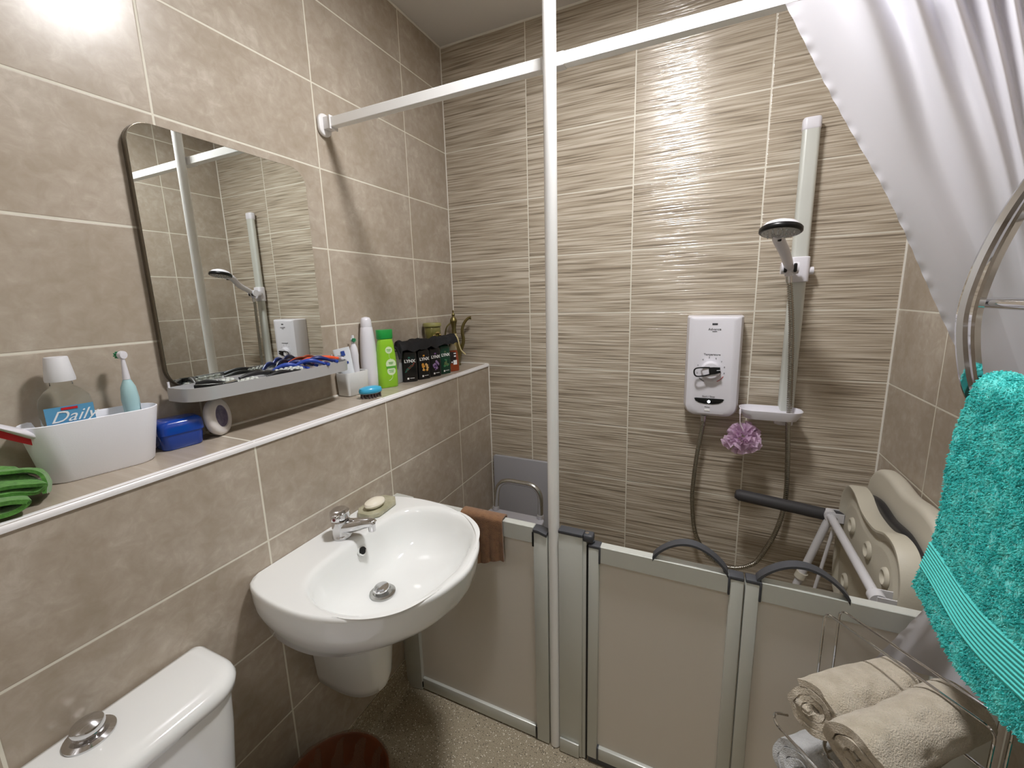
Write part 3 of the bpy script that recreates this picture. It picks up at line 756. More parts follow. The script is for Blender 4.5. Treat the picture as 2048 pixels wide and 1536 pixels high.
# grey tub behind
t = thing('storage_pot', 'pale grey pot half hidden between the green shampoo and black bottles', 'pot', (.05, -.53, LZ0))
b = new(); loft(b, [[at(.040, -.535, LZ0) @ V((x, y, z)) for x, y in rrect(w, w, .012, 5)] for w, z in ((.058, 0), (.062, .004), (.066, .100))]); obj('body', b, mat('grey_plastic', 'aeb3b5', .4), t, 40)
b = new(); loft(b, [[at(.040, -.535, LZ0) @ V((x, y, z)) for x, y in rrect(w, w, .012, 5)] for w, z in ((.068, .101), (.068, .122), (.064, .126))]); obj('lid', b, MATS['grey_plastic'], t, 40)

# black shower gel bottles
M_GEL = mat('black_gel_bottle', '0b0b0d', .3, coat=.2); M_GELG = mat('dark_green_bottle', '0c3b2a', .3)
M_LYW = mat('gel_print_white', 'e9e9ea', .45)
def gel(label, x, y, rz, body, accent, acc2, shape, h=.125):
    t = thing('shower_gel_bottle', label, 'bottle', (x, y, LZ0), 0, 'flat shower gel bottles on the ledge')
    G = at(x, y, LZ0, rot('Z', rz))
    def r(w, d, z, q): return [G @ V((a, c, z)) for a, c in rrect(w, d, q, 6)]
    b = new(); loft(b, [r(.056, .030, 0, .010), r(.060, .034, .003, .012), r(.062, .036, .06, .013), r(.060, .034, h - .012, .013), r(.054, .030, h - .003, .012), r(.046, .024, h, .010)]); bd = obj('body', b, body, t, 50)
    b = new(); loft(b, [r(.034, .022, h + .0005, .009), r(.036, .024, h + .004, .010), r(.034, .022, h + .020, .009)]); obj('cap', b, M_BLACK, t, 40)
    F = G @ Matrix(((1, 0, 0, 0), (0, 0, -1, -.0183), (0, 1, 0, 0), (0, 0, 0, 1)))
    text('lettering', 'LYNX', .0168, F @ at(.0, .083, 0), M_LYW, bd, bold=.0006)
    rr = random.Random(shape)
    b = new(); bb = new(); bx(bb, (-.002, .097, .0), (.008, .006, .0005)); add_bm(b, bb, F); obj('badge', b, accent, bd)
    b = new()
    if shape == 1:
        for k in range(6):
            q0 = V((-.014 + .005 * k, .030 + .004 * k, .0002)); bb = new(); prism(bb, [(-.003, -.012), (.003, -.006), (.004, .012), (-.002, .007)], .0003); add_bm(b, bb, F @ Matrix.Translation(q0 + V((0, .018, 0))) @ rot('Z', -25), k % 2)
    else:
        for k in range(16):
            a = rr.uniform(0, 6.28); q = rr.uniform(0, 1) ** .5
            lathe(b, [(rr.uniform(.003, .006), 0), (.0025, .0004)], F @ at(.014 * q * math.cos(a), .047 + .018 * q * math.sin(a), 0.0002 + .00002 * k), 8 if shape != 3 else 5, mi=k % 2)
    obj('emblem', b, [accent, acc2], bd, smooth=False)
    b = new(); bb = new(); bx(bb, (-.010, .014, .0), (.007, .007, .0005)); add_bm(b, bb, F); bb = new(); bx(bb, (.006, .015, .0), (.018, .0018, .0005)); add_bm(b, bb, F); obj('mark', b, M_LYW, bd)
gel('black shower gel bottle with green and red emblem, leftmost of the row', .086, -.488, 48, M_GEL, mat('emblem_teal', '2f6e5e', .4), mat('emblem_red', '8f4136', .4), 1)
gel('black shower gel bottle with orange emblem, second in the row', .104, -.425, 66, M_GEL, mat('emblem_orange', 'd99a3a', .4), mat('emblem_cream', 'e2b877', .4), 2)
gel('black shower gel bottle with purple emblem, third in the row', .114, -.360, 68, M_GEL, mat('emblem_purple', '77558f', .4), mat('emblem_lilac', '9a83ad', .4), 3)
gel('dark green shower gel bottle with olive emblem, at the row end', .121, -.296, 70, M_GELG, mat('emblem_olive', '5d6b43', .4), mat('emblem_green', '3f8358', .4), 4)
# crumpled black cloth lying over their caps
def crump(u, v):
    p = catmull([(.066, -.548, 0), (.080, -.50, 0), (.098, -.43, 0), (.108, -.36, 0), (.118, -.29, 0), (.132, -.225, 0)], 8)
    i = min(int(u * (len(p) - 1)), len(p) - 2); k = u * (len(p) - 1) - i; c = p[i].lerp(p[i + 1], k)
    s = v * 2 - 1
    z = LZ + .164 - .038 * abs(s) ** 2.2 + .010 * noise.noise(V((u * 9, v * 5, 1.3))) + .005 * noise.noise(V((u * 18, v * 9, 4.1)))
    z += -.020 * (1 if u < .06 else 0) - .0 * u
    return V((c.x + .9 * s * .036, c.y - .35 * s * .036, z))
b = new(); sheet(b, crump, 60, 18, .003); tag(obj('crumpled_cloth', b, mat('black_cloth', '101013', .75, bump=(250, .4, .003)), None, 70), 'crumpled black cloth draped over the tops of the black bottles', 'cloth')

# amber bottle, jar, small capped bottle, brass ewer
t = thing('amber_bottle', 'reddish amber liquid bottle with a label, right of the dark green bottle', 'bottle', (.126, -.222, LZ0))
AM2 = at(.122, -.226, LZ0, rot('Z', 62))
def ar(w, d, z, r): return [AM2 @ V((x, y, z)) for x, y in rrect(w, d, r, 6)]
b = new(); loft(b, [ar(.056, .034, 0, .011), ar(.060, .037, .004, .013), ar(.058, .036, .05, .013), ar(.050, .034, .085, .012), ar(.044, .032, .094, .011)]); obj('body', b, mat('amber_soap', '8a3a17', .12, coat=.5), t, 50)
b = new(); loft(b, [ar(.0441, .0321, .0945, .011), ar(.040, .030, .108, .011), ar(.024, .022, .117, .009), ar(.020, .020, .124, .009)]); obj('shoulder', b, mat('clear_shoulder', 'b9b199', .1, coat=.4), t, 50)
AF = AM2 @ Matrix(((1, 0, 0, 0), (0, 0, -1, -.0186), (0, 1, 0, 0), (0, 0, 0, 1)))
b = new(); bb = new(); bx(bb, (-.008, .062, .0), (.034, .05, .0006), bev=.0002); add_bm(b, bb, AF); lb = obj('label', b, mat('label_black', '211c1b', .4), t)
b = new()
for q, w, h in (((.004, .040), .018, .020), ((.004, .068), .010, .006), ((.004, .080), .012, .004), ((-.012, .042), .006, .006)):
    bb = new(); bx(bb, (q[0], q[1], .0006), (w, h, .0004)); add_bm(b, bb, AF)
obj('barcode', b, M_LYW, lb)

t = thing('votive_jar', 'olive green glass jar with gold beads behind the black bottles', 'jar', (.045, -.255, LZ0))
M_OLV = mat('olive_glass', '7f7a3e', .12, trans=.25, coat=.5)
b = new(); lathe(b, [(.028, 0), (.030, .006), (.012, .02), (.010, .09), (.022, .125), (.033, .150), (.037, .175), (.036, .196), (.034, .199)], at(.045, -.255, LZ0), 40); obj('body', b, M_OLV, t, 40)
b = new(); lathe(b, [(.0365, .1995), (.0405, .203), (.041, .212), (.038, .217), (.034, .216), (.031, .206)], at(.045, -.255, LZ0), 40); obj('rim', b, mat('olive_wax', '8d8a55', .4), t, 40)
b = new()
for k in range(9):
    a = -1.0 + .16 * k; lathe(b, [(.001, -.005), (.005, 0), (.001, .005)], at(.045 + .038 * math.cos(a), -.255 + .038 * math.sin(a), LZ + .175 - .005 * abs(k - 4) + .004 * (k % 2)), 8)
obj('beads', b, mat('gold_beads', 'cdb67c', .2, metal=.8), t)
t = thing('small_bottle', 'small bottle behind the black ones, only its white cap showing', 'bottle', (.038, -.345, LZ0))
b = new(); lathe(b, [(.018, 0), (.020, .004), (.020, .115), (.012, .130)], at(.038, -.345, LZ0), 28); obj('body', b, MATS['grey_plastic'], t)
b = new(); lathe(b, [(.0135, .1305), (.0145, .132), (.0145, .150), (.0125, .152)], at(.038, -.345, LZ0), 28); obj('cap', b, M_WPL, t)

EX, EY = .045, -.075
M_BRASS = mat('aged_brass', '7d7248', .32, metal=.85)
t = thing('brass_ewer', 'small tarnished brass ewer with curved spout in the back corner of the ledge', 'ewer', (EX, EY, LZ0))
b = new(); lathe(b, [(.026, 0), (.028, .004), (.022, .012), (.026, .03), (.034, .06), (.034, .085), (.022, .12), (.012, .15), (.010, .18), (.014, .205), (.017, .214)], at(EX, EY, LZ0), 36); obj('body', b, M_BRASS, t, 50)
b = new(); lathe(b, [(.0172, .2145), (.016, .222), (.010, .232), (.006, .238), (.009, .244), (.005, .250), (.003, .256), (.005, .262), (.001, .267)], at(EX, EY, LZ0), 28); obj('lid', b, M_BRASS, t, 50)
b = new(); tube(b, catmull([(EX + .028, EY + .012, LZ + .075), (EX + .040, EY + .018, LZ + .12), (EX + .036, EY + .016, LZ + .165), (EX + .044, EY + .021, LZ + .200), (EX + .064, EY + .030, LZ + .226), (EX + .078, EY + .036, LZ + .228)], 7), lambda s: .009 - .003 * s + .003 * max(0, s - .85) * 6, 14); obj('spout', b, M_BRASS, t, 50)
b = new(); tube(b, catmull([(EX - .030, EY - .010, LZ + .075), (EX - .040, EY - .02, LZ + .12), (EX - .03, EY - .022, LZ + .18), (EX - .012, EY - .008, LZ + .208)], 7), .0035, 10); obj('handle', b, M_BRASS, t, 50)
b = new(); tube(b, catmull([(EX + .012, EY - .010, LZ + .150), (EX + .030, EY - .020, LZ + .135), (EX + .040, EY - .022, LZ + .10), (EX + .046, EY - .016, LZ + .075), (EX + .062, EY - .006, LZ + .055)], 7), .0032, 8)
lathe(b, [(.011, -.006), (.014, 0), (.011, .006)], at(EX, EY, LZ + .150), 24, cap0=False, cap1=False); obj('ribbon', b, mat('cream_ribbon', 'cfc08f', .6), t, 50)

# blue hair brush
HM = at(.136, -.765, LZ0, rot('Z', 62))
t = thing('hair_brush', 'sky blue scalp brush standing on its bristles at the ledge edge', 'brush', (.136, -.765, LZ0))
b = new(); lathe(b, [(.033, .0172), (.036, .019), (.037, .026), (.034, .034), (.021, .0385), (.002, .040)], HM, 40, sx=1.05, sy=.66); obj('back', b, mat('sky_blue_plastic', '3ea7d0', .3, coat=.2), t, 50)
b = new(); lathe(b, [(.031, .0155), (.034, .0170)], HM, 40, sx=1.05, sy=.64); obj('pad', b, M_WPL2, t, 50)
b = new()
for i in range(-3, 4):
    for j in range(-2, 3):
        x, y = i * .0098, j * .0092
        if (x / .035) ** 2 + (y / .021) ** 2 < 1: cyl(b, HM @ V((x, y, .0165)), HM @ V((x * 1.05, y * 1.05, .0005)), .0021, .0015, seg=6)
br_ = obj('bristles', b, mat('dark_bristle', '54474a', .5), t); br_['kind'] = 'stuff'

# ------------------------------------------------------------------ electric shower
UX, UZ0, UZ1 = 1.1805, .951, 1.337
t = thing('electric_shower_unit', 'white electric shower unit with dial and black start button on the ribbed wall', 'shower unit', (UX, 0, UZ0))
h = UZ1 - UZ0; w = .192
def uo(w, h, rt, rb, n=8):
    o = []
    for px, pz, a0, r in ((w / 2 - rt, h - rt, 0, rt), (-w / 2 + rt, h - rt, PI / 2, rt), (-w / 2 + rb, rb, PI, rb), (w / 2 - rb, rb, 1.5 * PI, rb)):
        for k in range(n + 1):
            a = a0 + PI / 2 * k / n; o.append((px + r * math.cos(a), pz + r * math.sin(a)))
    return o
def ur(w_, y, dz0, dz1, rb, bow=0.): return [V((UX + x, y, UZ0 + dz0 + z)) for x, z in uo(w_, h - dz0 - dz1, .006, rb)]
b = new(); loft(b, [ur(.186, -.002, .004, .001, .04), ur(.190, -.008, .002, 0, .042), ur(.191, -.050, .0, 0, .044), ur(.186, -.070, .003, .001, .042), ur(.172, -.086, .008, .003, .038), ur(.150, -.092, .016, .008, .032), ur(.128, -.094, .026, .014, .026)]); obj('body', b, M_WPL, t, 24)
def U(x, z, y=-.0948): return Matrix.Translation((UX + x, y, UZ0 + z)) @ FY
M_PRT = mat('print_dark', '3a3a3f', .5)
text('lettering', 'Advance', .0125, U(.0, .338), M_PRT, t)
text('lettering', 'Temperature', .0105, U(-.004, .244), M_PRT, t)
text('lettering', 'Start / Stop', .0095, U(-.008, .083), M_PRT, t)
text('lettering', 'Power', .007, U(-.010, .042), M_PRT, t)
b = new(); bb = new(); bx(bb, (0, 0, 0), (.018, .0065, .0006), bev=.0002); add_bm(b, bb, U(0, .357)); bb = new(); bx(bb, (0, 0, 0), (.016, .002, .0006)); add_bm(b, bb, U(0, .330)); obj('badge', b, M_PRT, t)
DZ = .186
for k, a in enumerate((232, 196, 160, 126, 98, 70, 42, 14, -14)):
    text('numeral', str(k + 1), .0075, U(-.006 + .047 * math.cos(math.radians(a)), DZ + .047 * math.sin(math.radians(a))), M_PRT, t)
b = new(); tube(b, [U(-.006, DZ) @ V((.049 * math.cos(a), .049 * math.sin(a), .0)) for a in [math.radians(-62 + 34 * k / 8) for k in range(9)]], .0012, 6); obj('hot_mark', b, mat('print_red', 'b3303a', .5), t)
b = new(); tube(b, [U(-.006, DZ) @ V((.049 * math.cos(a), .049 * math.sin(a), .0)) for a in [math.radians(220 + 26 * k / 8) for k in range(9)]], .0011, 6); obj('cold_mark', b, M_PRT, t)
b = new(); lathe(b, [(.034, 0), (.034, .006), (.031, .016), (.028, .022), (.002, .024)], U(-.006, DZ), 40); kn = obj('dial', b, M_WPL, t)
b = new(); KMx = U(-.006, DZ) @ rot('Z', 188)
ring_o = [(-.030, -.012), (-.026, .014), (.004, .0125), (.040, .0165), (.052, .0155), (.058, .008), (.058, -.008), (.052, -.0155), (.040, -.0165), (.004, -.0125)]
prism(b, [(-.032, -.010), (-.032, .010), (-.012, .013), (.006, .014), (.006, -.014), (-.012, -.013)], .008, KMx @ Matrix.Translation((0, 0, .019)), bev=.001)
tube(b, [KMx @ V(p) for p in catmull([(.002, -.0125, .023), (.024, -.0155, .026), (.046, -.0155, .028), (.055, -.008, .029), (.055, .008, .029), (.046, .0155, .028), (.024, .0155, .026), (.002, .0125, .023)], 5)], .0027, 8); obj('lever', b, M_BLACK, kn)
b = new(); bb = new(); bx(bb, (-.026, 0, .0275), (.012, .0022, .0008)); add_bm(b, bb, KMx); obj('pointer', b, M_WPL, kn)
b = new(); prism(b, [(-.051, .009), (-.046, .0105), (.046, .0105), (.051, .009), (.047, .000), (.034, -.008), (.014, -.0115), (-.014, -.0115), (-.034, -.008), (-.047, .0)], .0024, U(-.006, .066) @ Matrix.Translation((0, 0, -.0010)), bev=.0006); bt = obj('start_button', b, M_BLACK, t)
b = new(); M_LED = mat('power_symbol', 'ffffff', .5, emit=((.9, .95, 1), 4.))
tube(b, [U(-.006, .064) @ V((.0042 * math.cos(a), .0042 * math.sin(a), .002)) for a in [math.radians(125 + 290 * k / 16) for k in range(17)]], .0008, 6); tube(b, [U(-.006, .064) @ V((0, y_, .002)) for y_ in (.0005, .0055)], .0008, 6); obj('power_symbol', b, M_LED, bt)
b = new(); bb = new(); bx(bb, (0, 0, 0), (.018, .007, .0008), bev=.0003); add_bm(b, bb, U(-.010, .030)); obj('indicator', b, mat('indicator_pale', 'f2f2f0', .3), t)

# riser rail with slider and soap tray
RX = 1.432; RY = -.030
t = thing('riser_rail', 'silver shower riser rail with white end cap and slider on the ribbed wall', 'shower rail', (RX, 0, .98))
b = new(); prism(b, rrect(.050, .030, .012, 6), .965, at(RX, RY, .975)); obj('rail', b, M_ALU, t)
b = new(); prism(b, rrect(.053, .036, .013, 6), .042, at(RX, RY + .002, 1.936), bev=.008); obj('top_cap', b, M_WPL, t)
b = new(); prism(b, rrect(.053, .036, .013, 6), .05, at(RX, RY + .002, .930), bev=.006); obj('bottom_cap', b, M_WPL, t)
SZ = 1.492
b = new(); prism(b, rrect(.060, .044, .014, 6), .086, at(RX, RY - .002, SZ - .043), bev=.004)
box(b, (RX - .040, -.112, SZ - .012), (RX - .020, -.045, SZ + .018), bev=.006)
cyl(b, (RX - .062, -.100, SZ + .004), (RX - .012, -.100, SZ + .004), .0195, seg=28); cyl(b, (RX + .028, RY, SZ - .005), (RX + .043, RY, SZ - .005), .013)
obj('slider', b, M_WPL, t)
for xx in (-.051, -.023):
    b = new(); bx(b, (RX + xx, -.1135, SZ + .004), (.010, .018, .030), bev=.0045, seg=3); obj('clutch_pad', b, M_BLACK, t)
t2 = thing('soap_tray', 'white oval soap tray clipped to the foot of the riser rail', 'soap tray', (1.37, -.09, .97))
TR = at(1.376, -.088, .968)
def so(L, Wd, z): return [TR @ V((x, y, z)) for x, y in rrect(L, Wd, Wd * .42, 8)]
b = new(); loft(b, [so(.13, .05, -.004), so(.165, .080, 0), so(.192, .098, .022), so(.198, .102, .034), so(.194, .098, .0345), so(.186, .092, .024), so(.160, .074, .005)]); obj('tray', b, M_WPL, t2, 50)
b = new(); box(b, (1.445, -.066, .962), (1.452, -.012, .975), bev=.002); box(b, (1.395, -.066, .940), (1.425, -.04, .968), bev=.004); box(b, (1.276, -.128, .982), (1.282, -.118, 1.000), bev=.002); obj('clip', b, M_WPL, t2)

# hand shower
t = thing('hand_shower', 'white hand shower with black-rimmed round head held on the riser rail', 'shower head', (1.39, -.1, SZ))
hp, hd = V((RX - .037, -.100, SZ - .020)), V((1.332, -.300, 1.597))
b = new(); tube(b, catmull([hp, hp + V((-.004, -.012, .028)), hp.lerp(hd, .5) + V((0, 0, .006)), hd + V((.004, .045, -.018)), hd + V((0, .010, -.004))], 7), lambda s: .0125 + .0055 * s, 18); obj('handle', b, M_WPL, t, 50)
HN = V((-.05, -.20, -.98)).normalized(); HM2 = Matrix.Translation(hd + V((0, -.018, .004))) @ frame_to(HN)
b = new(); lathe(b, [(.002, -.024), (.022, -.022), (.040, -.015), (.050, -.005), (.052, .0)], HM2, 44); hh = obj('head_shell', b, M_WPL, t, 60)
b = new(); lathe(b, [(.052, -.003), (.0555, .001), (.0555, .010), (.052, .013), (.048, .013)], HM2, 44, cap0=False, cap1=False); obj('head_rim', b, M_BLACK, t, 60)
b = new(); lathe(b, [(.0485, .008), (.0485, .0135), (.001, .0145)], HM2, 44); fp = obj('spray_plate', b, mat('spray_plate', 'a7a9ab', .25, metal=.3), t)
b = new()
for k in range(34):
    a = k * 2.39996; r = .0075 * math.sqrt(k + .3); 
    if r < .045: cyl(b, HM2 @ V((r * math.cos(a), r * math.sin(a), .013)), HM2 @ V((r * math.cos(a), r * math.sin(a), .0185)), .0022, .0014, seg=8)
nz = obj('nozzles', b, M_WPL2, fp)
b = new(); bx(b, hd + V((.004, .02, -.018)), (.010, .014, .022), bev=.003); obj('mode_lever', b, M_BLACK, t)

# metal hose (corrugated)
pts = catmull([(1.160, -.050, .9485), (1.1585, -.050, .90), (1.146, -.052, .80), (1.137, -.054, .68), (1.136, -.056, .58), (1.152, -.056, .452), (1.185, -.056, .38), (1.215, -.056, .345), (1.262, -.056, .322), (1.308, -.056, .322), (1.355, -.056, .345), (1.391, -.048, .386), (1.438, -.040, .51), (1.458, -.036, .64), (1.450, -.055, .80), (1.438, -.074, .93), (1.436, -.078, 1.0), (1.430, -.080, 1.12), (1.418, -.086, 1.30), (1.403, -.094, 1.42), (1.395, -.100, 1.468)], 12)
# resample evenly
L = [0.]
for i in range(1, len(pts)): L.append(L[-1] + (pts[i] - pts[i - 1]).length)
NR = int(L[-1] / .0026); ev = []; i = 0
for k in range(NR + 1):
    s = L[-1] * k / NR
    while i < len(L) - 2 and L[i + 1] < s: i += 1
    ev.append(pts[i].lerp(pts[i + 1], (s - L[i]) / max(1e-9, L[i + 1] - L[i])))
t = thing('shower_hose', 'ribbed metal shower hose looping from the white unit to the hand shower', 'hose', (1.16, -.05, .95))
b = new()
ring_i = [0]
def hr(s):
    ring_i[0] += 1; return .0088 if ring_i[0] % 3 else .0072
tube(b, ev, hr, 10); obj('hose', b, mat('hose_steel', 'aaa79e', .22, metal=1.), t, 80)
b = new(); cyl(b, (1.1605, -.050, .9480), (1.1600, -.050, .925), .0115, .0095); obj('end_nut', b, M_CHROME, t)
b = new(); cyl(b, ev[-1] + V((.0025, -.002, -.022)), ev[-1], .0098, .0115); obj('end_nut', b, M_CHROME, t)

# bath puff
PC = V((1.292, -.098, .886))
t = thing('bath_puff', 'ruffled mauve mesh bath puff hanging from the white soap tray', 'bath puff', PC)
b = new(); rnd = random.Random(5)
for k in range(46):
    z = rnd.uniform(-1, 1); a = rnd.uniform(0, 2 * PI); q = math.sqrt(1 - z * z)
    d = V((q * math.cos(a), q * math.sin(a) * .75, z * .95)); s = d.cross(V((rnd.uniform(-1, 1), rnd.uniform(-1, 1), rnd.uniform(-1, 1)))).normalized(); w2 = d.cross(s).normalized()
    r0 = rnd.uniform(.055, .073); ln = rnd.uniform(.022, .040); ph = rnd.uniform(0, 6)
    def f(u, v, d=d, s=s, w2=w2, r0=r0, ln=ln, ph=ph):
        x = (u * 2 - 1)
        rr = .020 + (r0 - .020) * v * (1 - .32 * x * x)
        return PC + d * rr + s * x * ln * (.35 + .65 * v) + w2 * (.009 * math.sin(7 * x + ph) * v + .004 * math.sin(15 * x + ph * 2) * v)
    grid(b, f, 14, 6)
def puff_mat():
    tt = NT('puff_mesh'); tt.b.inputs['Base Color'].default_value = (*hexc('e2c6df'), 1); tt.b.inputs['Roughness'].default_value = .6
    tl = tt.n('ShaderNodeBsdfTranslucent'); tl.inputs[0].default_value = (*hexc('e8d0e6'), 1)
    tp_ = tt.n('ShaderNodeBsdfTransparent'); mx = tt.n('ShaderNodeMixShader'); mx.inputs[0].default_value = .35; m2 = tt.n('ShaderNodeMixShader'); m2.inputs[0].default_value = .22
    tt.l(tt.b.outputs[0], mx.inputs[1]); tt.l(tl.outputs[0], mx.inputs[2]); tt.l(mx.outputs[0], m2.inputs[1]); tt.l(tp_.outputs[0], m2.inputs[2])
    tt.l(m2.outputs[0], tt.t.nodes['Material Output'].inputs[0]); return tt.m
obj('ruffle', b, puff_mat(), t, 180)
b = new(); tube(b, catmull([PC + V((0, -.02, .03)), (1.281, -.132, .95), (1.279, -.126, .997), (1.279, -.118, 1.002), (1.280, -.116, .985), (1.283, -.125, .95), PC + V((.004, -.03, .03))], 6), .0014, 6); obj('loop', b, mat('puff_cord', 'e2d6df', .6), t)

# ------------------------------------------------------------------ folding shower seat on the right wall
M_SEAT = mat('seat_cream', 'cfcabb', .45, bump=(260, .12, .0008)); M_SEATU = mat('seat_underside', 'c4bfaf', .5, bump=(200, .25, .001)); M_TUBE = mat('seat_tube_white', 'd6d6da', .3)
t = thing('folding_shower_seat', 'cream wall-mounted folding shower seat tipped up in the far right corner', 'shower seat', (W, -.36, .3))
# back pad against the wall (outline in y,z)
YM = -.36
def smooth_outline(pts, n=6): return [(p.x, p.y) for p in catmull([V((x, y, 0)) for x, y in pts], n, True)]
XF = Matrix(((0, 0, -1, 0), (1, 0, 0, 0), (0, 1, 0, 0), (0, 0, 0, 1)))     # local X -> +y, Y -> z, Z -> -x
bo = smooth_outline([(-.22, .40), (.0, .385), (.22, .40), (.262, .48), (.262, .64), (.245, .735), (.185, .790), (.10, .800), (0, .790), (-.10, .800), (-.185, .790), (-.245, .735), (-.262, .64), (-.262, .48)])
b = new(); prism(b, bo, .048, Matrix.Translation((W - .004, YM + .01, .058)) @ XF, bev=.018, seg=4); obj('back_pad', b, M_SEAT, t, 50)
# dark pad between
do = smooth_outline([(-.20, .37), (.20, .37), (.235, .46), (.238, .62), (.21, .70), (.11, .735), (0, .728), (-.11, .735), (-.21, .70), (-.238, .62), (-.235, .46)])
b = new(); prism(b, do, .022, Matrix.Translation((W - .054, YM + .0, .045)) @ XF, bev=.009, seg=3); obj('dark_pad', b, mat('seat_dark_pad', '2a2a2d', .35), t, 50)
# tipped-up seat: rim, recessed underside
sxx = 1.606
so_ = [(-.21, .33), (.0, .32), (.21, .33), (.255, .40), (.260, .58), (.248, .685), (.200, .742), (.130, .748), (.05, .722), (-.05, .722), (-.130, .748), (-.200, .742), (-.248, .685), (-.260, .58), (-.255, .40)]
s_out = smooth_outline(so_); s_in = smooth_outline([(x * .90, .52 + (z - .52) * .88) for x, z in so_]); s_in2 = smooth_outline([(x * .80, .515 + (z - .52) * .78) for x, z in so_]); 
def sp(o, x): return [V((x, YM + .005 + y, z + .035)) for y, z in o]
def shrink(o, k): return [(y * k, .52 + (z - .52) * k) for y, z in o]
b = new(); loft(b, [sp(shrink(s_out, .93), sxx + .054), sp(s_out, sxx + .044), sp(s_out, sxx + .008), sp(shrink(s_out, .985), sxx), sp(shrink(s_out, .95), sxx), sp(s_in, sxx + .012), sp(shrink(s_in, .95), sxx + .014), sp(s_in2, sxx + .006), sp(shrink(s_in2, .97), sxx + .005)])
seat = obj('seat', b, M_SEATU, t, 40)
for (yy, zz) in ((.125, .66), (-.02, .66), (-.150, .66), (.125, .46), (-.02, .46), (-.150, .46)):
    b = new(); lathe(b, [(.024, 0), (.022, .007), (.017, .009), (.011, .003), (.010, -.002)], Matrix.Translation((sxx + .0045, YM + yy, zz + .01)) @ rot('Y', -90), 28, sx=1.15)
    obj('screw_boss', b, M_SEATU, seat, 60)
# brackets, cross tube, legs
BZ = .645
b = new(); cyl(b, (sxx - .030, YM + .235, BZ), (sxx - .030, YM - .215, BZ), .0125); obj('cross_tube', b, M_TUBE, t)
for yy in (.235, -.215):
    b = new(); cyl(b, (sxx - .030, YM + yy + .014, BZ), (sxx - .030, YM + yy - .014, BZ), .019)
    box(b, (sxx - .036, YM + yy - .0200, BZ - .016), (sxx + .006, YM + yy - .0165, BZ + .016)); box(b, (sxx - .036, YM + yy + .0165, BZ - .016), (sxx + .006, YM + yy + .0200, BZ + .016))
    obj('hinge_bracket', b, M_TUBE, t)
    b = new(); lathe(b, [(.008, 0), (.0075, .003), (.004, .005)], Matrix.Translation((sxx - .020, YM + yy - .0200, BZ - .004)) @ frame_to((0, -1, 0)), 16); obj('bolt', b, M_STEEL, t)
    top, bot = V((sxx - .032, YM + yy - .004, BZ - .012)), V((sxx - .105, YM + yy + .0, .35))
    b = new(); cyl(b, top, bot, .0125); lg = obj('leg', b, M_TUBE, t)
    k1 = top.lerp(bot, .80); b = new(); cyl(b, k1, k1 + (bot - top).normalized() * .024, .018, .019); obj('collar', b, M_SEAT, lg)
    b = new(); cyl(b, bot, bot + (bot - top).normalized() * .03, .0095); cyl(b, bot + (bot - top).normalized() * .028, bot + (bot - top).normalized() * .045, .012, .019); obj('foot', b, mat('grey_rubber', '6b6962', .6), lg)
b = new(); cyl(b, (sxx - .022, YM + .205, BZ - .03), (sxx - .060, YM + .205, .34), .0055); obj('stay', b, M_TUBE, t)
# dark armrest reaching out from the wall
b = new(); tube(b, [V((1.690, -.112, .628)), V((1.60, -.112, .636)), V((1.296, -.112, .664)), V((1.284, -.112, .666))], lambda s: .0215 if s < .97 else .015, 20)
obj('armrest', b, mat('armrest_grey', '3c3b3d', .6), t)
b = new(); box(b, (1.672, -.140, .54), (W - .001, -.085, .69), bev=.006); box(b, (W - .012, YM - .20, .34), (W - .001, YM + .20, .44), bev=.004); obj('wall_plate', b, M_TUBE, t)

# ------------------------------------------------------------------ grey board and stool behind the screen
b = new(); prism(b, rrect(.32, .640, .012, 5), .016, Matrix.Translation((.366, -.004, .322)) @ FY @ rot('X', 0), bev=.002)
tag(obj('leaning_board', b, mat('board_grey', '9f9fa4', .4)), 'square grey board standing against the ribbed wall in the left shower corner', 'board')
t = thing('shower_stool', 'grey shower stool with a bent metal hoop handle behind the basin screen', 'stool', (.50, -.44, 0))
STZ = .572
b = new(); prism(b, rrect(.242, .235, .03, 8), .018, at(.499, -.508, STZ - .018), bev=.004); obj('seat', b, mat('stool_grey', 'aaa9af', .4), t)
b = new(); tube(b, fillet([(.405, -.400, STZ - .012), (.412, -.388, .700), (.598, -.388, .700), (.600, -.400, STZ - .012)], .062, 10), .0105, 14); obj('hoop_handle', b, M_STEEL, t)
b = new(); lathe(b, [(.0135, 0), (.015, .006), (.012, .014)], at(.4055, -.400, STZ + .0005), 16); lathe(b, [(.0135, 0), (.015, .006), (.012, .014)], at(.6, -.400, STZ + .0005), 16); obj('socket', b, mat('stool_socket', 'c8c8cc', .3, metal=.6), t)
for xx in (.405, .593):
    for yy in (-.600, -.416):
        b = new(); cyl(b, (xx, yy, STZ - .019), (xx + (.02 if xx > .5 else -.02), yy, .006), .011); lgx = obj('leg', b, M_STEEL, t)
        b = new(); cyl(b, (xx + (.02 if xx > .5 else -.02), yy, .002), (xx + (.02 if xx > .5 else -.02), yy, .03), .015, .013); obj('foot', b, MATS['grey_rubber'], lgx)

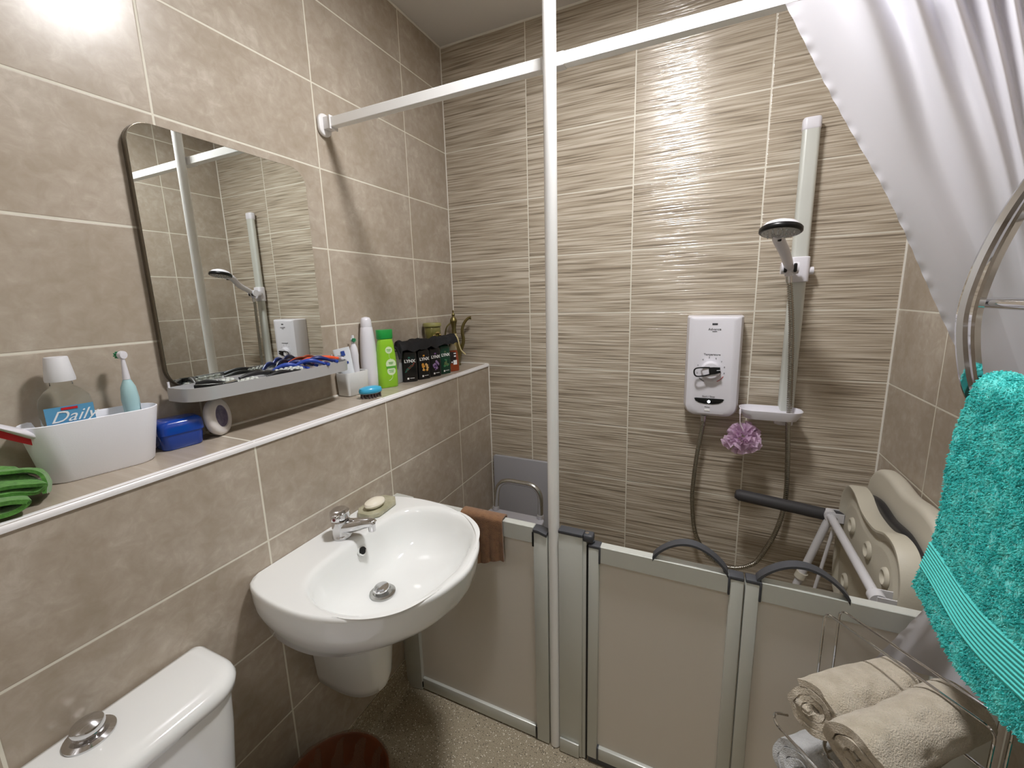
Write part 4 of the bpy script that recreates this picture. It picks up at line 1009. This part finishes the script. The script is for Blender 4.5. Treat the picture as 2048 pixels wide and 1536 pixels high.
# brown towel over the screen's top rail
def brown(u, v):
    # u along x, v from the back hem over the rail to the front hem
    x = .470 + .146 * u
    L_ = v * .36
    if L_ < .16: y, z = YB + .006, .600 + L_
    elif L_ < .20: a = (L_ - .16) / .04 * PI; y, z = -.752 + .0185 * math.cos(a), .7585 + .006 * math.sin(a)
    else: y, z = YS - .006, .760 - (L_ - .20) * (.92 + .10 * math.sin(u * 4.2 + .4))
    wv = .006 * math.sin(u * 14) * max(0, (abs(v - .5) - .05)) * 2
    return V((x + (.012 * (v - .55) * u), y + (wv if L_ < .16 else -abs(wv)), z))
b = new(); sheet(b, brown, 34, 60, .0045)
tag(obj('brown_towel', b, mat('brown_terry', '8a6545', .9, bump=(420, .7, .003), vary=(60, '76543a'), sheen=.3), None, 70), 'small brown towel folded over the screen rail behind the basin', 'towel')

# ------------------------------------------------------------------ waste bin under the basin
t = thing('waste_bin', 'round dark brown waste bin on the floor below the basin', 'bin', (.365, -1.252, .004))
BMx = at(.368, -1.252, .001)
M_BIN = mat('bin_brown', '6e3c22', .45, vary=(9, '59301a'))
b = new(); lathe(b, [(.100, 0), (.104, .004), (.132, .248), (.130, .250), (.126, .246), (.098, .010)], BMx, 48); obj('body', b, M_BIN, t, 50)
b = new(); rings = []
for (r, z, am) in ((.1335, .205, .003), (.1350, .252, .0015), (.131, .255, .0010), (.126, .240, .002), (.116, .17, .006), (.100, .125, .008)):
    rings.append([BMx @ V(((r + am * math.sin(13 * a + z * 30) * .6 + am * math.sin(29 * a) * .4) * math.cos(a), (r + am * math.sin(13 * a + z * 30) * .6) * math.sin(a), z + .002 * math.sin(7 * a))) for a in [2 * PI * k / 96 for k in range(96)]])
loft(b, rings, cap0=False, cap1=False); obj('liner', b, mat('bin_liner', '8f7058', .25, alpha=.4), t, 80)
b = new(); grid(b, lambda u, v: BMx @ V((.112 * v * math.cos(2 * PI * u), .112 * v * math.sin(2 * PI * u), .135 + .018 * noise.noise(V((4 * v * math.cos(2 * PI * u), 4 * v * math.sin(2 * PI * u), 2))))), 40, 10, closed_u=True); obj('contents', b, mat('bin_contents', '7f4724', .6, bump=(40, .5, .01)), t, 80)

# ------------------------------------------------------------------ shower curtain
def sst(x, a, b):
    x = min(1, max(0, (x - a) / (b - a))); return x * x * (3 - 2 * x)
def curtain(u, v):
    f = 2 * PI * (1.0 * u + 9.5 * u * u)
    A = .004 + .021 * sst(u, .12, .34)
    T = V((1.250 + .455 * u, -.764, 1.960 - .004 * u))
    w = min(1., u / .45)                       # lower rows turn along the right wall towards the viewer
    q = max(0., (u - .30) / .70)
    G = V((1.606 + .085 * w - .02 * q, -.806 - .010 * w - .052 * q, 1.20))
    G2 = V((1.587 + .100 * w, -.806 - .010 * w - .050 * q, .83))
    Bm = V((1.499 + .165 * w, -.812 - .010 * w - .030 * q + .010 * math.sin(f * .3), .645 - .010 * u))
    if v < .62:
        k = v / .62
        p = T.lerp(G, k ** (1.0 + .5 * u))
        sp = math.sin(PI * k)
        hang = A * math.sin(f + 1.2 * k) * (1 - k) ** 2.6
        p.y += hang; p.x += .35 * hang
        p.y += -.020 * sp * (.3 + u)
        # hanging pleats that die out into tension folds
        ten = .0060 * sp * math.sin(13 * u - 3.5 * k) + .011 * sp * noise.noise(V((u * 5, k * 2.2, 3.)))
        p.y += ten; p.x -= .8 * ten
    elif v < .82: p = G.lerp(G2, (v - .62) / .20)
    else: p = G2.lerp(Bm, (v - .82) / .18)
    if v > .5:
        k = (v - .5) / .5; o = .009 * noise.noise(V((u * 9, v * 5, 7.))) * min(1, k * 3); p.x -= o; p.y -= o
    if u < .04: p.y += (.0006 * math.sin(v * 260) + .0006 * math.sin(v * 171)) * (1 - u / .04); p.x += .0004 * math.sin(v * 230 + 1) * (1 - u / .04)
    return p
def curtain_mat():
    tt = NT('curtain_cloth'); tt.b.inputs['Base Color'].default_value = (*hexc('e6e6ee'), 1); tt.b.inputs['Roughness'].default_value = .55
    tl = tt.n('ShaderNodeBsdfTranslucent'); tl.inputs[0].default_value = (*hexc('dcd9df'), 1)
    mx = tt.n('ShaderNodeMixShader'); mx.inputs[0].default_value = .22
    tt.l(tt.b.outputs[0], mx.inputs[1]); tt.l(tl.outputs[0], mx.inputs[2]); tt.l(mx.outputs[0], tt.t.nodes['Material Output'].inputs[0]); return tt.m
t = thing('shower_curtain', 'white shower curtain on the rail, pulled aside behind the chrome towel rail', 'curtain', (1.5, -.76, 1.9))
b = new(); grid(b, curtain, 240, 340); cl = obj('cloth', b, curtain_mat(), t, 180)
for u in (.07, .19, .33, .45, .56, .66, .75, .83, .91):
    p = curtain(u, 0)
    b = new(); tube(b, [V((p.x, YR - .002 + .030 * math.cos(a), ZR - .012 + .036 * math.sin(a))) for a in [2 * PI * i / 20 for i in range(20)]], .002, 8, closed=True); obj('hook', b, M_STEEL, t)

# ------------------------------------------------------------------ chrome towel radiator
def pil(y):
    return catmull([(1.700, y, 1.800), (1.640, y, 1.690), (1.590, y, 1.615), (1.556, y, 1.545), (1.534, y, 1.478), (1.523, y, 1.424), (1.519, y, 1.384), (1.5205, y, 1.350), (1.527, y, 1.308), (1.537, y, 1.266), (1.551, y, 1.232), (1.573, y, 1.182), (1.61, y, 1.11), (1.66, y, 1.03), (1.700, y, .97)], 6)
t = thing('towel_radiator', 'chrome bow-shaped towel rail with thin rungs on the right wall', 'towel rail', (1.62, -1.1, 1.0))
for y0 in (-.916, -1.36):
    P = pil(y0); b = new(); rings = []
    for i, p in enumerate(P):
        d = (P[min(i + 1, len(P) - 1)] - P[max(i - 1, 0)]).normalized(); n = V((-d.z, 0, d.x))
        if n.x > 0: n = -n
        w_ = .044
        rings.append([p + V((0, sy * w_ / 2, 0)) + n * nn for sy, nn in ((1, -.003), (1, .006), (.9, .010), (.72, .010), (.62, .003), (-.62, .003), (-.72, .0075), (-.9, .0075), (-1, .004), (-1, -.003))])
    loft(b, rings); obj('side_band', b, M_CHROME, t, 30)
rungs = [(1.660, 1.715, .0), (1.590, 1.612, 0), (1.5445, 1.522, 0), (1.5225, 1.396, 0), (1.537, 1.268, 0), (1.600, 1.150, 0), (1.65, 1.05, 0)]
for x, z, _ in rungs:
    b = new(); tube(b, [(x + .010, -.914, z), (x + .010, -1.362, z)], .0085, 16); obj('rung', b, M_CHROME, t)
for y0 in (-.916, -1.36):
    for z in (1.80, .97):
        b = new(); cyl(b, (1.695, y0, z), (W - .001, y0, z), .012); cyl(b, (W - .006, y0, z), (W - .001, y0, z), .022); obj('wall_bracket', b, M_CHROME, t)

# turquoise towel over the rung, with real pile
M_TQ = NT('turquoise_terry')
_g = M_TQ.n('ShaderNodeNewGeometry'); _n = M_TQ.noise(_g.outputs['Position'], 38., 5, .6)
M_TQ.l(M_TQ.ramp(_n, [(.3, hexc('1fb0ae')), (.5, hexc('46cdc9')), (.72, hexc('7fe3dc'))]), M_TQ.b.inputs['Base Color']); M_TQ.b.inputs['Roughness'].default_value = .85; M_TQ.b.inputs['Sheen Weight'].default_value = .3
M_TQ = M_TQ.m
RXc, RZc = 1.547, 1.268
def tq(u, v, out=0.):
    # u along the rung (towards the viewer), v from back hem over the rung to the front hem
    y = -.953 - .385 * u
    bl = .30; arc = .075; fl = .365
    s = v * (bl + arc + fl)
    if s < bl: x, z = RXc + .024 + .010 * (bl - s), RZc - .004 - (bl - s); nx = V((1, 0, 0))
    elif s < bl + arc:
        a = (s - bl) / arc * PI; x, z = RXc + .024 * math.cos(a), RZc - .004 + .026 * math.sin(a); nx = V((math.cos(a), 0, math.sin(a)))
    else:
        q = s - bl - arc; k = q / fl
        x = RXc - .024 - .022 * k + .010 * math.sin(u * 6 + 1.2) * k; z = RZc - .004 - q * (1.0 + .05 * math.sin(u * 5 + .3)); nx = V((-1, 0, 0))
        y += .040 * k * (1 - u) * 1.0 + .012 * math.sin(k * 7) * (1 - u)
    return V((x, y, z)) + nx * out, nx, s - bl - arc
b = new(); sheet(b, lambda u, v: tq(u, v, .003 * noise.noise(V((u * 20, v * 40, 0))))[0], 60, 110, .010)
t = thing('bath_towel', 'thick turquoise towel hanging over a rung of the chrome towel rail', 'towel', (RXc, -1.1, .85))
obj('cloth', b, M_TQ, t, 80)
b = new(); rnd = random.Random(3)
for k in range(42000):
    u, v = rnd.random(), rnd.uniform(.22, 1.)
    p, nx, q = tq(u, v, .0)
    if .262 < q < .318: continue
    for sgn in (1,):
        base = p + nx * .005
        d = (nx + V((rnd.uniform(-.7, .7), rnd.uniform(-.7, .7), rnd.uniform(-1.1, .2)))).normalized()
        L_ = rnd.uniform(.0025, .005); sd_ = d.orthogonal().normalized(); s2 = d.cross(sd_); w_ = .0009
        v0 = [b.verts.new(base + sd_ * w_), b.verts.new(base - sd_ * .5 * w_ + s2 * .87 * w_), b.verts.new(base - sd_ * .5 * w_ - s2 * .87 * w_)]
        m0 = base + d * L_ * .6; v1 = [b.verts.new(m0 + sd_ * w_ * 1.1), b.verts.new(m0 - sd_ * .55 * w_ + s2 * .95 * w_), b.verts.new(m0 - sd_ * .55 * w_ - s2 * .95 * w_)]
        tip = b.verts.new(base + d * L_ + V((0, 0, -.001)))
        for i in range(3):
            j = (i + 1) % 3; b.faces.new((v0[i], v0[j], v1[j], v1[i])); b.faces.new((v1[i], v1[j], tip))
pile = obj('pile', b, M_TQ, t, 80); pile['kind'] = 'stuff'
b = new()
for k in range(9):
    q = .266 + .0062 * k
    tube(b, [tq(u / 30, (.30 + .075 + q) / .74, .0058)[0] for u in range(31)], .0031, 6)
obj('woven_band', b, mat('turquoise_band', '53c8c3', .7), t)

# ------------------------------------------------------------------ chrome wire rack with rolled towels
E1 = V((.656, -.755, 0)); E2 = V((-.755, -.656, 0))            # along the hoops / towards the front
A0 = V((1.4125, -.843, 0)) - E1 * .012
def RK(s, w_, z): return A0 + E1 * s + E2 * w_ + V((0, 0, z))
SHZ = .600
t = thing('wire_rack', 'thin chrome wire towel rack on the floor in front of the curtain', 'rack', RK(.14, .14, 0))
wr = .0024
def wire(name, pts, r=.012, rad=wr):
    b = new(); tube(b, fillet([V(p) for p in pts], r, 6), rad, 8); return obj(name, b, M_CHROME, t)
for (w_, zz, sh) in ((0., .750, 0.), (-.040, .748, .002)):
    wire('back_hoop', [RK(sh, w_, SHZ), RK(sh, w_, zz), RK(.262 + sh, w_, zz), RK(.262 + sh, w_, SHZ)], .016)
wire('front_wire', [RK(.285, .02, SHZ + .075), RK(.285, .245, SHZ + .075), RK(.105, .245, SHZ + .075), RK(.085, .225, SHZ + .070), RK(.092, .20, SHZ + .062)], .02)
for zz, w0, w1 in ((SHZ, -.085, .150), (.43, -.085, .150)):
    wire('shelf_rim', [RK(.03, w0, zz), RK(.285, w0, zz), RK(.285, w1, zz), RK(.12, w1, zz), RK(.03, w0, zz)], .03, .003)
    b = new()
    for k in range(5): tube(b, [RK(.125 + .035 * k, w0, zz - .004), RK(.125 + .035 * k, w1, zz - .004)], .0017, 6)
    obj('shelf_grid', b, M_CHROME, t)
for s, w_ in ((.16, -.085), (.285, -.085), (.285, .150)):
    b = new(); tube(b, [RK(s, w_, .003), RK(s, w_, SHZ)], .0042, 10); obj('leg', b, M_CHROME, t)

def terry(name, c1, c2):
    return mat(name, c1, .95, bump=(420, .9, .005), vary=(45, c2), sheen=.35)
M_BEIGE = terry('beige_terry', 'd3c8b5', 'c3b7a2')
def roll(label, c0, axis, length, radius, turns, start, group, m, squash=.85, seed=0, tail=0., name='rolled_towel'):
    """a towel wound into a spiral roll: spiral cross-section swept along axis"""
    ax = V(axis).normalized(); sd_ = ax.cross(V((0, 0, 1))).normalized(); up = sd_.cross(ax).normalized()
    N = 150; th = radius / (turns + .55)
    def f(u, v):
        a = start + 2 * PI * turns * u; r = radius * .12 + (radius * .93 - radius * .12) * u
        cx, cz = r * math.cos(a), r * math.sin(a) * squash
        if tail and u > .93: pass
        ln = length * (v - .0)
        j = .006 * noise.noise(V((cx * 22 + seed, cz * 22, v * 3.5))) + .004 * noise.noise(V((cx * 60, cz * 60, v * 9 + seed)))
        lag = .010 * math.sin(a * 1.0 + seed) * (1 - v) + .006 * noise.noise(V((a, seed, 0)))
        return V(c0) + ax * (ln + lag) + sd_ * (cx + j) + up * (cz + j * .6)
    b = new(); sheet(b, f, N, 26, th * .84)
    return tag(obj(name, b, m, None, 80), label, 'towel', group)
fr = (-E2).normalized()                      # roll axis: from the front edge back towards the hoops
g = 'beige towels rolled on the wire rack'
axr = V((.80, .60, 0)).normalized()
def onray(x, y, z): return V((x, y, z))
roll('rolled beige towel at the back of the wire rack, tight spiral end showing', (1.356, -1.004, .658), (.79, .61, -.01), .21, .050, 3.0, 2.3, g, M_BEIGE, .92, 1)
roll('rolled beige towel nearest the viewer on the wire rack', (1.393, -1.114, .702), (.74, .67, -.02), .25, .053, 2.4, 2.6, g, M_BEIGE, .94, 9)
roll('white towel rolled under the beige ones on the lower wire shelf', (1.352, -.972, .485), (.79, .61, 0), .20, .050, 2.5, 1.0, None, terry('white_terry', 'd4d5d6', 'c3c5c6'), .9, 13)
roll('turquoise towel rolled at the far right end of the wire rack', (1.592, -1.100, .641), (.74, .67, 0), .10, .033, 2.2, 1.0, None, M_TQ, .9, 17)

# ------------------------------------------------------------------ camera
cam = bpy.data.cameras.new('camera'); co = bpy.data.objects.new('camera', cam); COL.objects.link(co)
Fpx, CXp, CYp = 839.5228, 1013.572, 749.624
cam.sensor_width = 36; cam.sensor_fit = 'HORIZONTAL'; cam.lens = Fpx * 36 / 2048
cam.shift_x = (1024 - CXp) / 2048; cam.shift_y = (CYp - 768) / 2048
cam.clip_start = .02
Rm = Matrix(((.90786619, -.04972353, .41630104), (.41827401, .1754777, -.89120953), (-.02873746, .98322691, .18010833)))
co.matrix_world = Matrix.Translation((1.13682768, -1.82177657, 1.4245743)) @ Rm.to_4x4()
SC.camera = co
w = bpy.data.worlds.new('world'); SC.world = w; w.use_nodes = True
w.node_tree.nodes['Background'].inputs[0].default_value = (0, 0, 0, 1)
SC.view_settings.view_transform = 'Standard'; SC.view_settings.look = 'None'; SC.view_settings.gamma = 1
SC.view_settings.exposure = 1.9; SC.view_settings.use_curve_mapping = False
cy = SC.cycles
cy.max_bounces = 12; cy.diffuse_bounces = 8; cy.glossy_bounces = 6; cy.transmission_bounces = 8; cy.transparent_max_bounces = 12
cy.caustics_refractive = True; cy.caustics_reflective = False; cy.sample_clamp_indirect = 6.; cy.blur_glossy = .6
cy.use_denoising = True
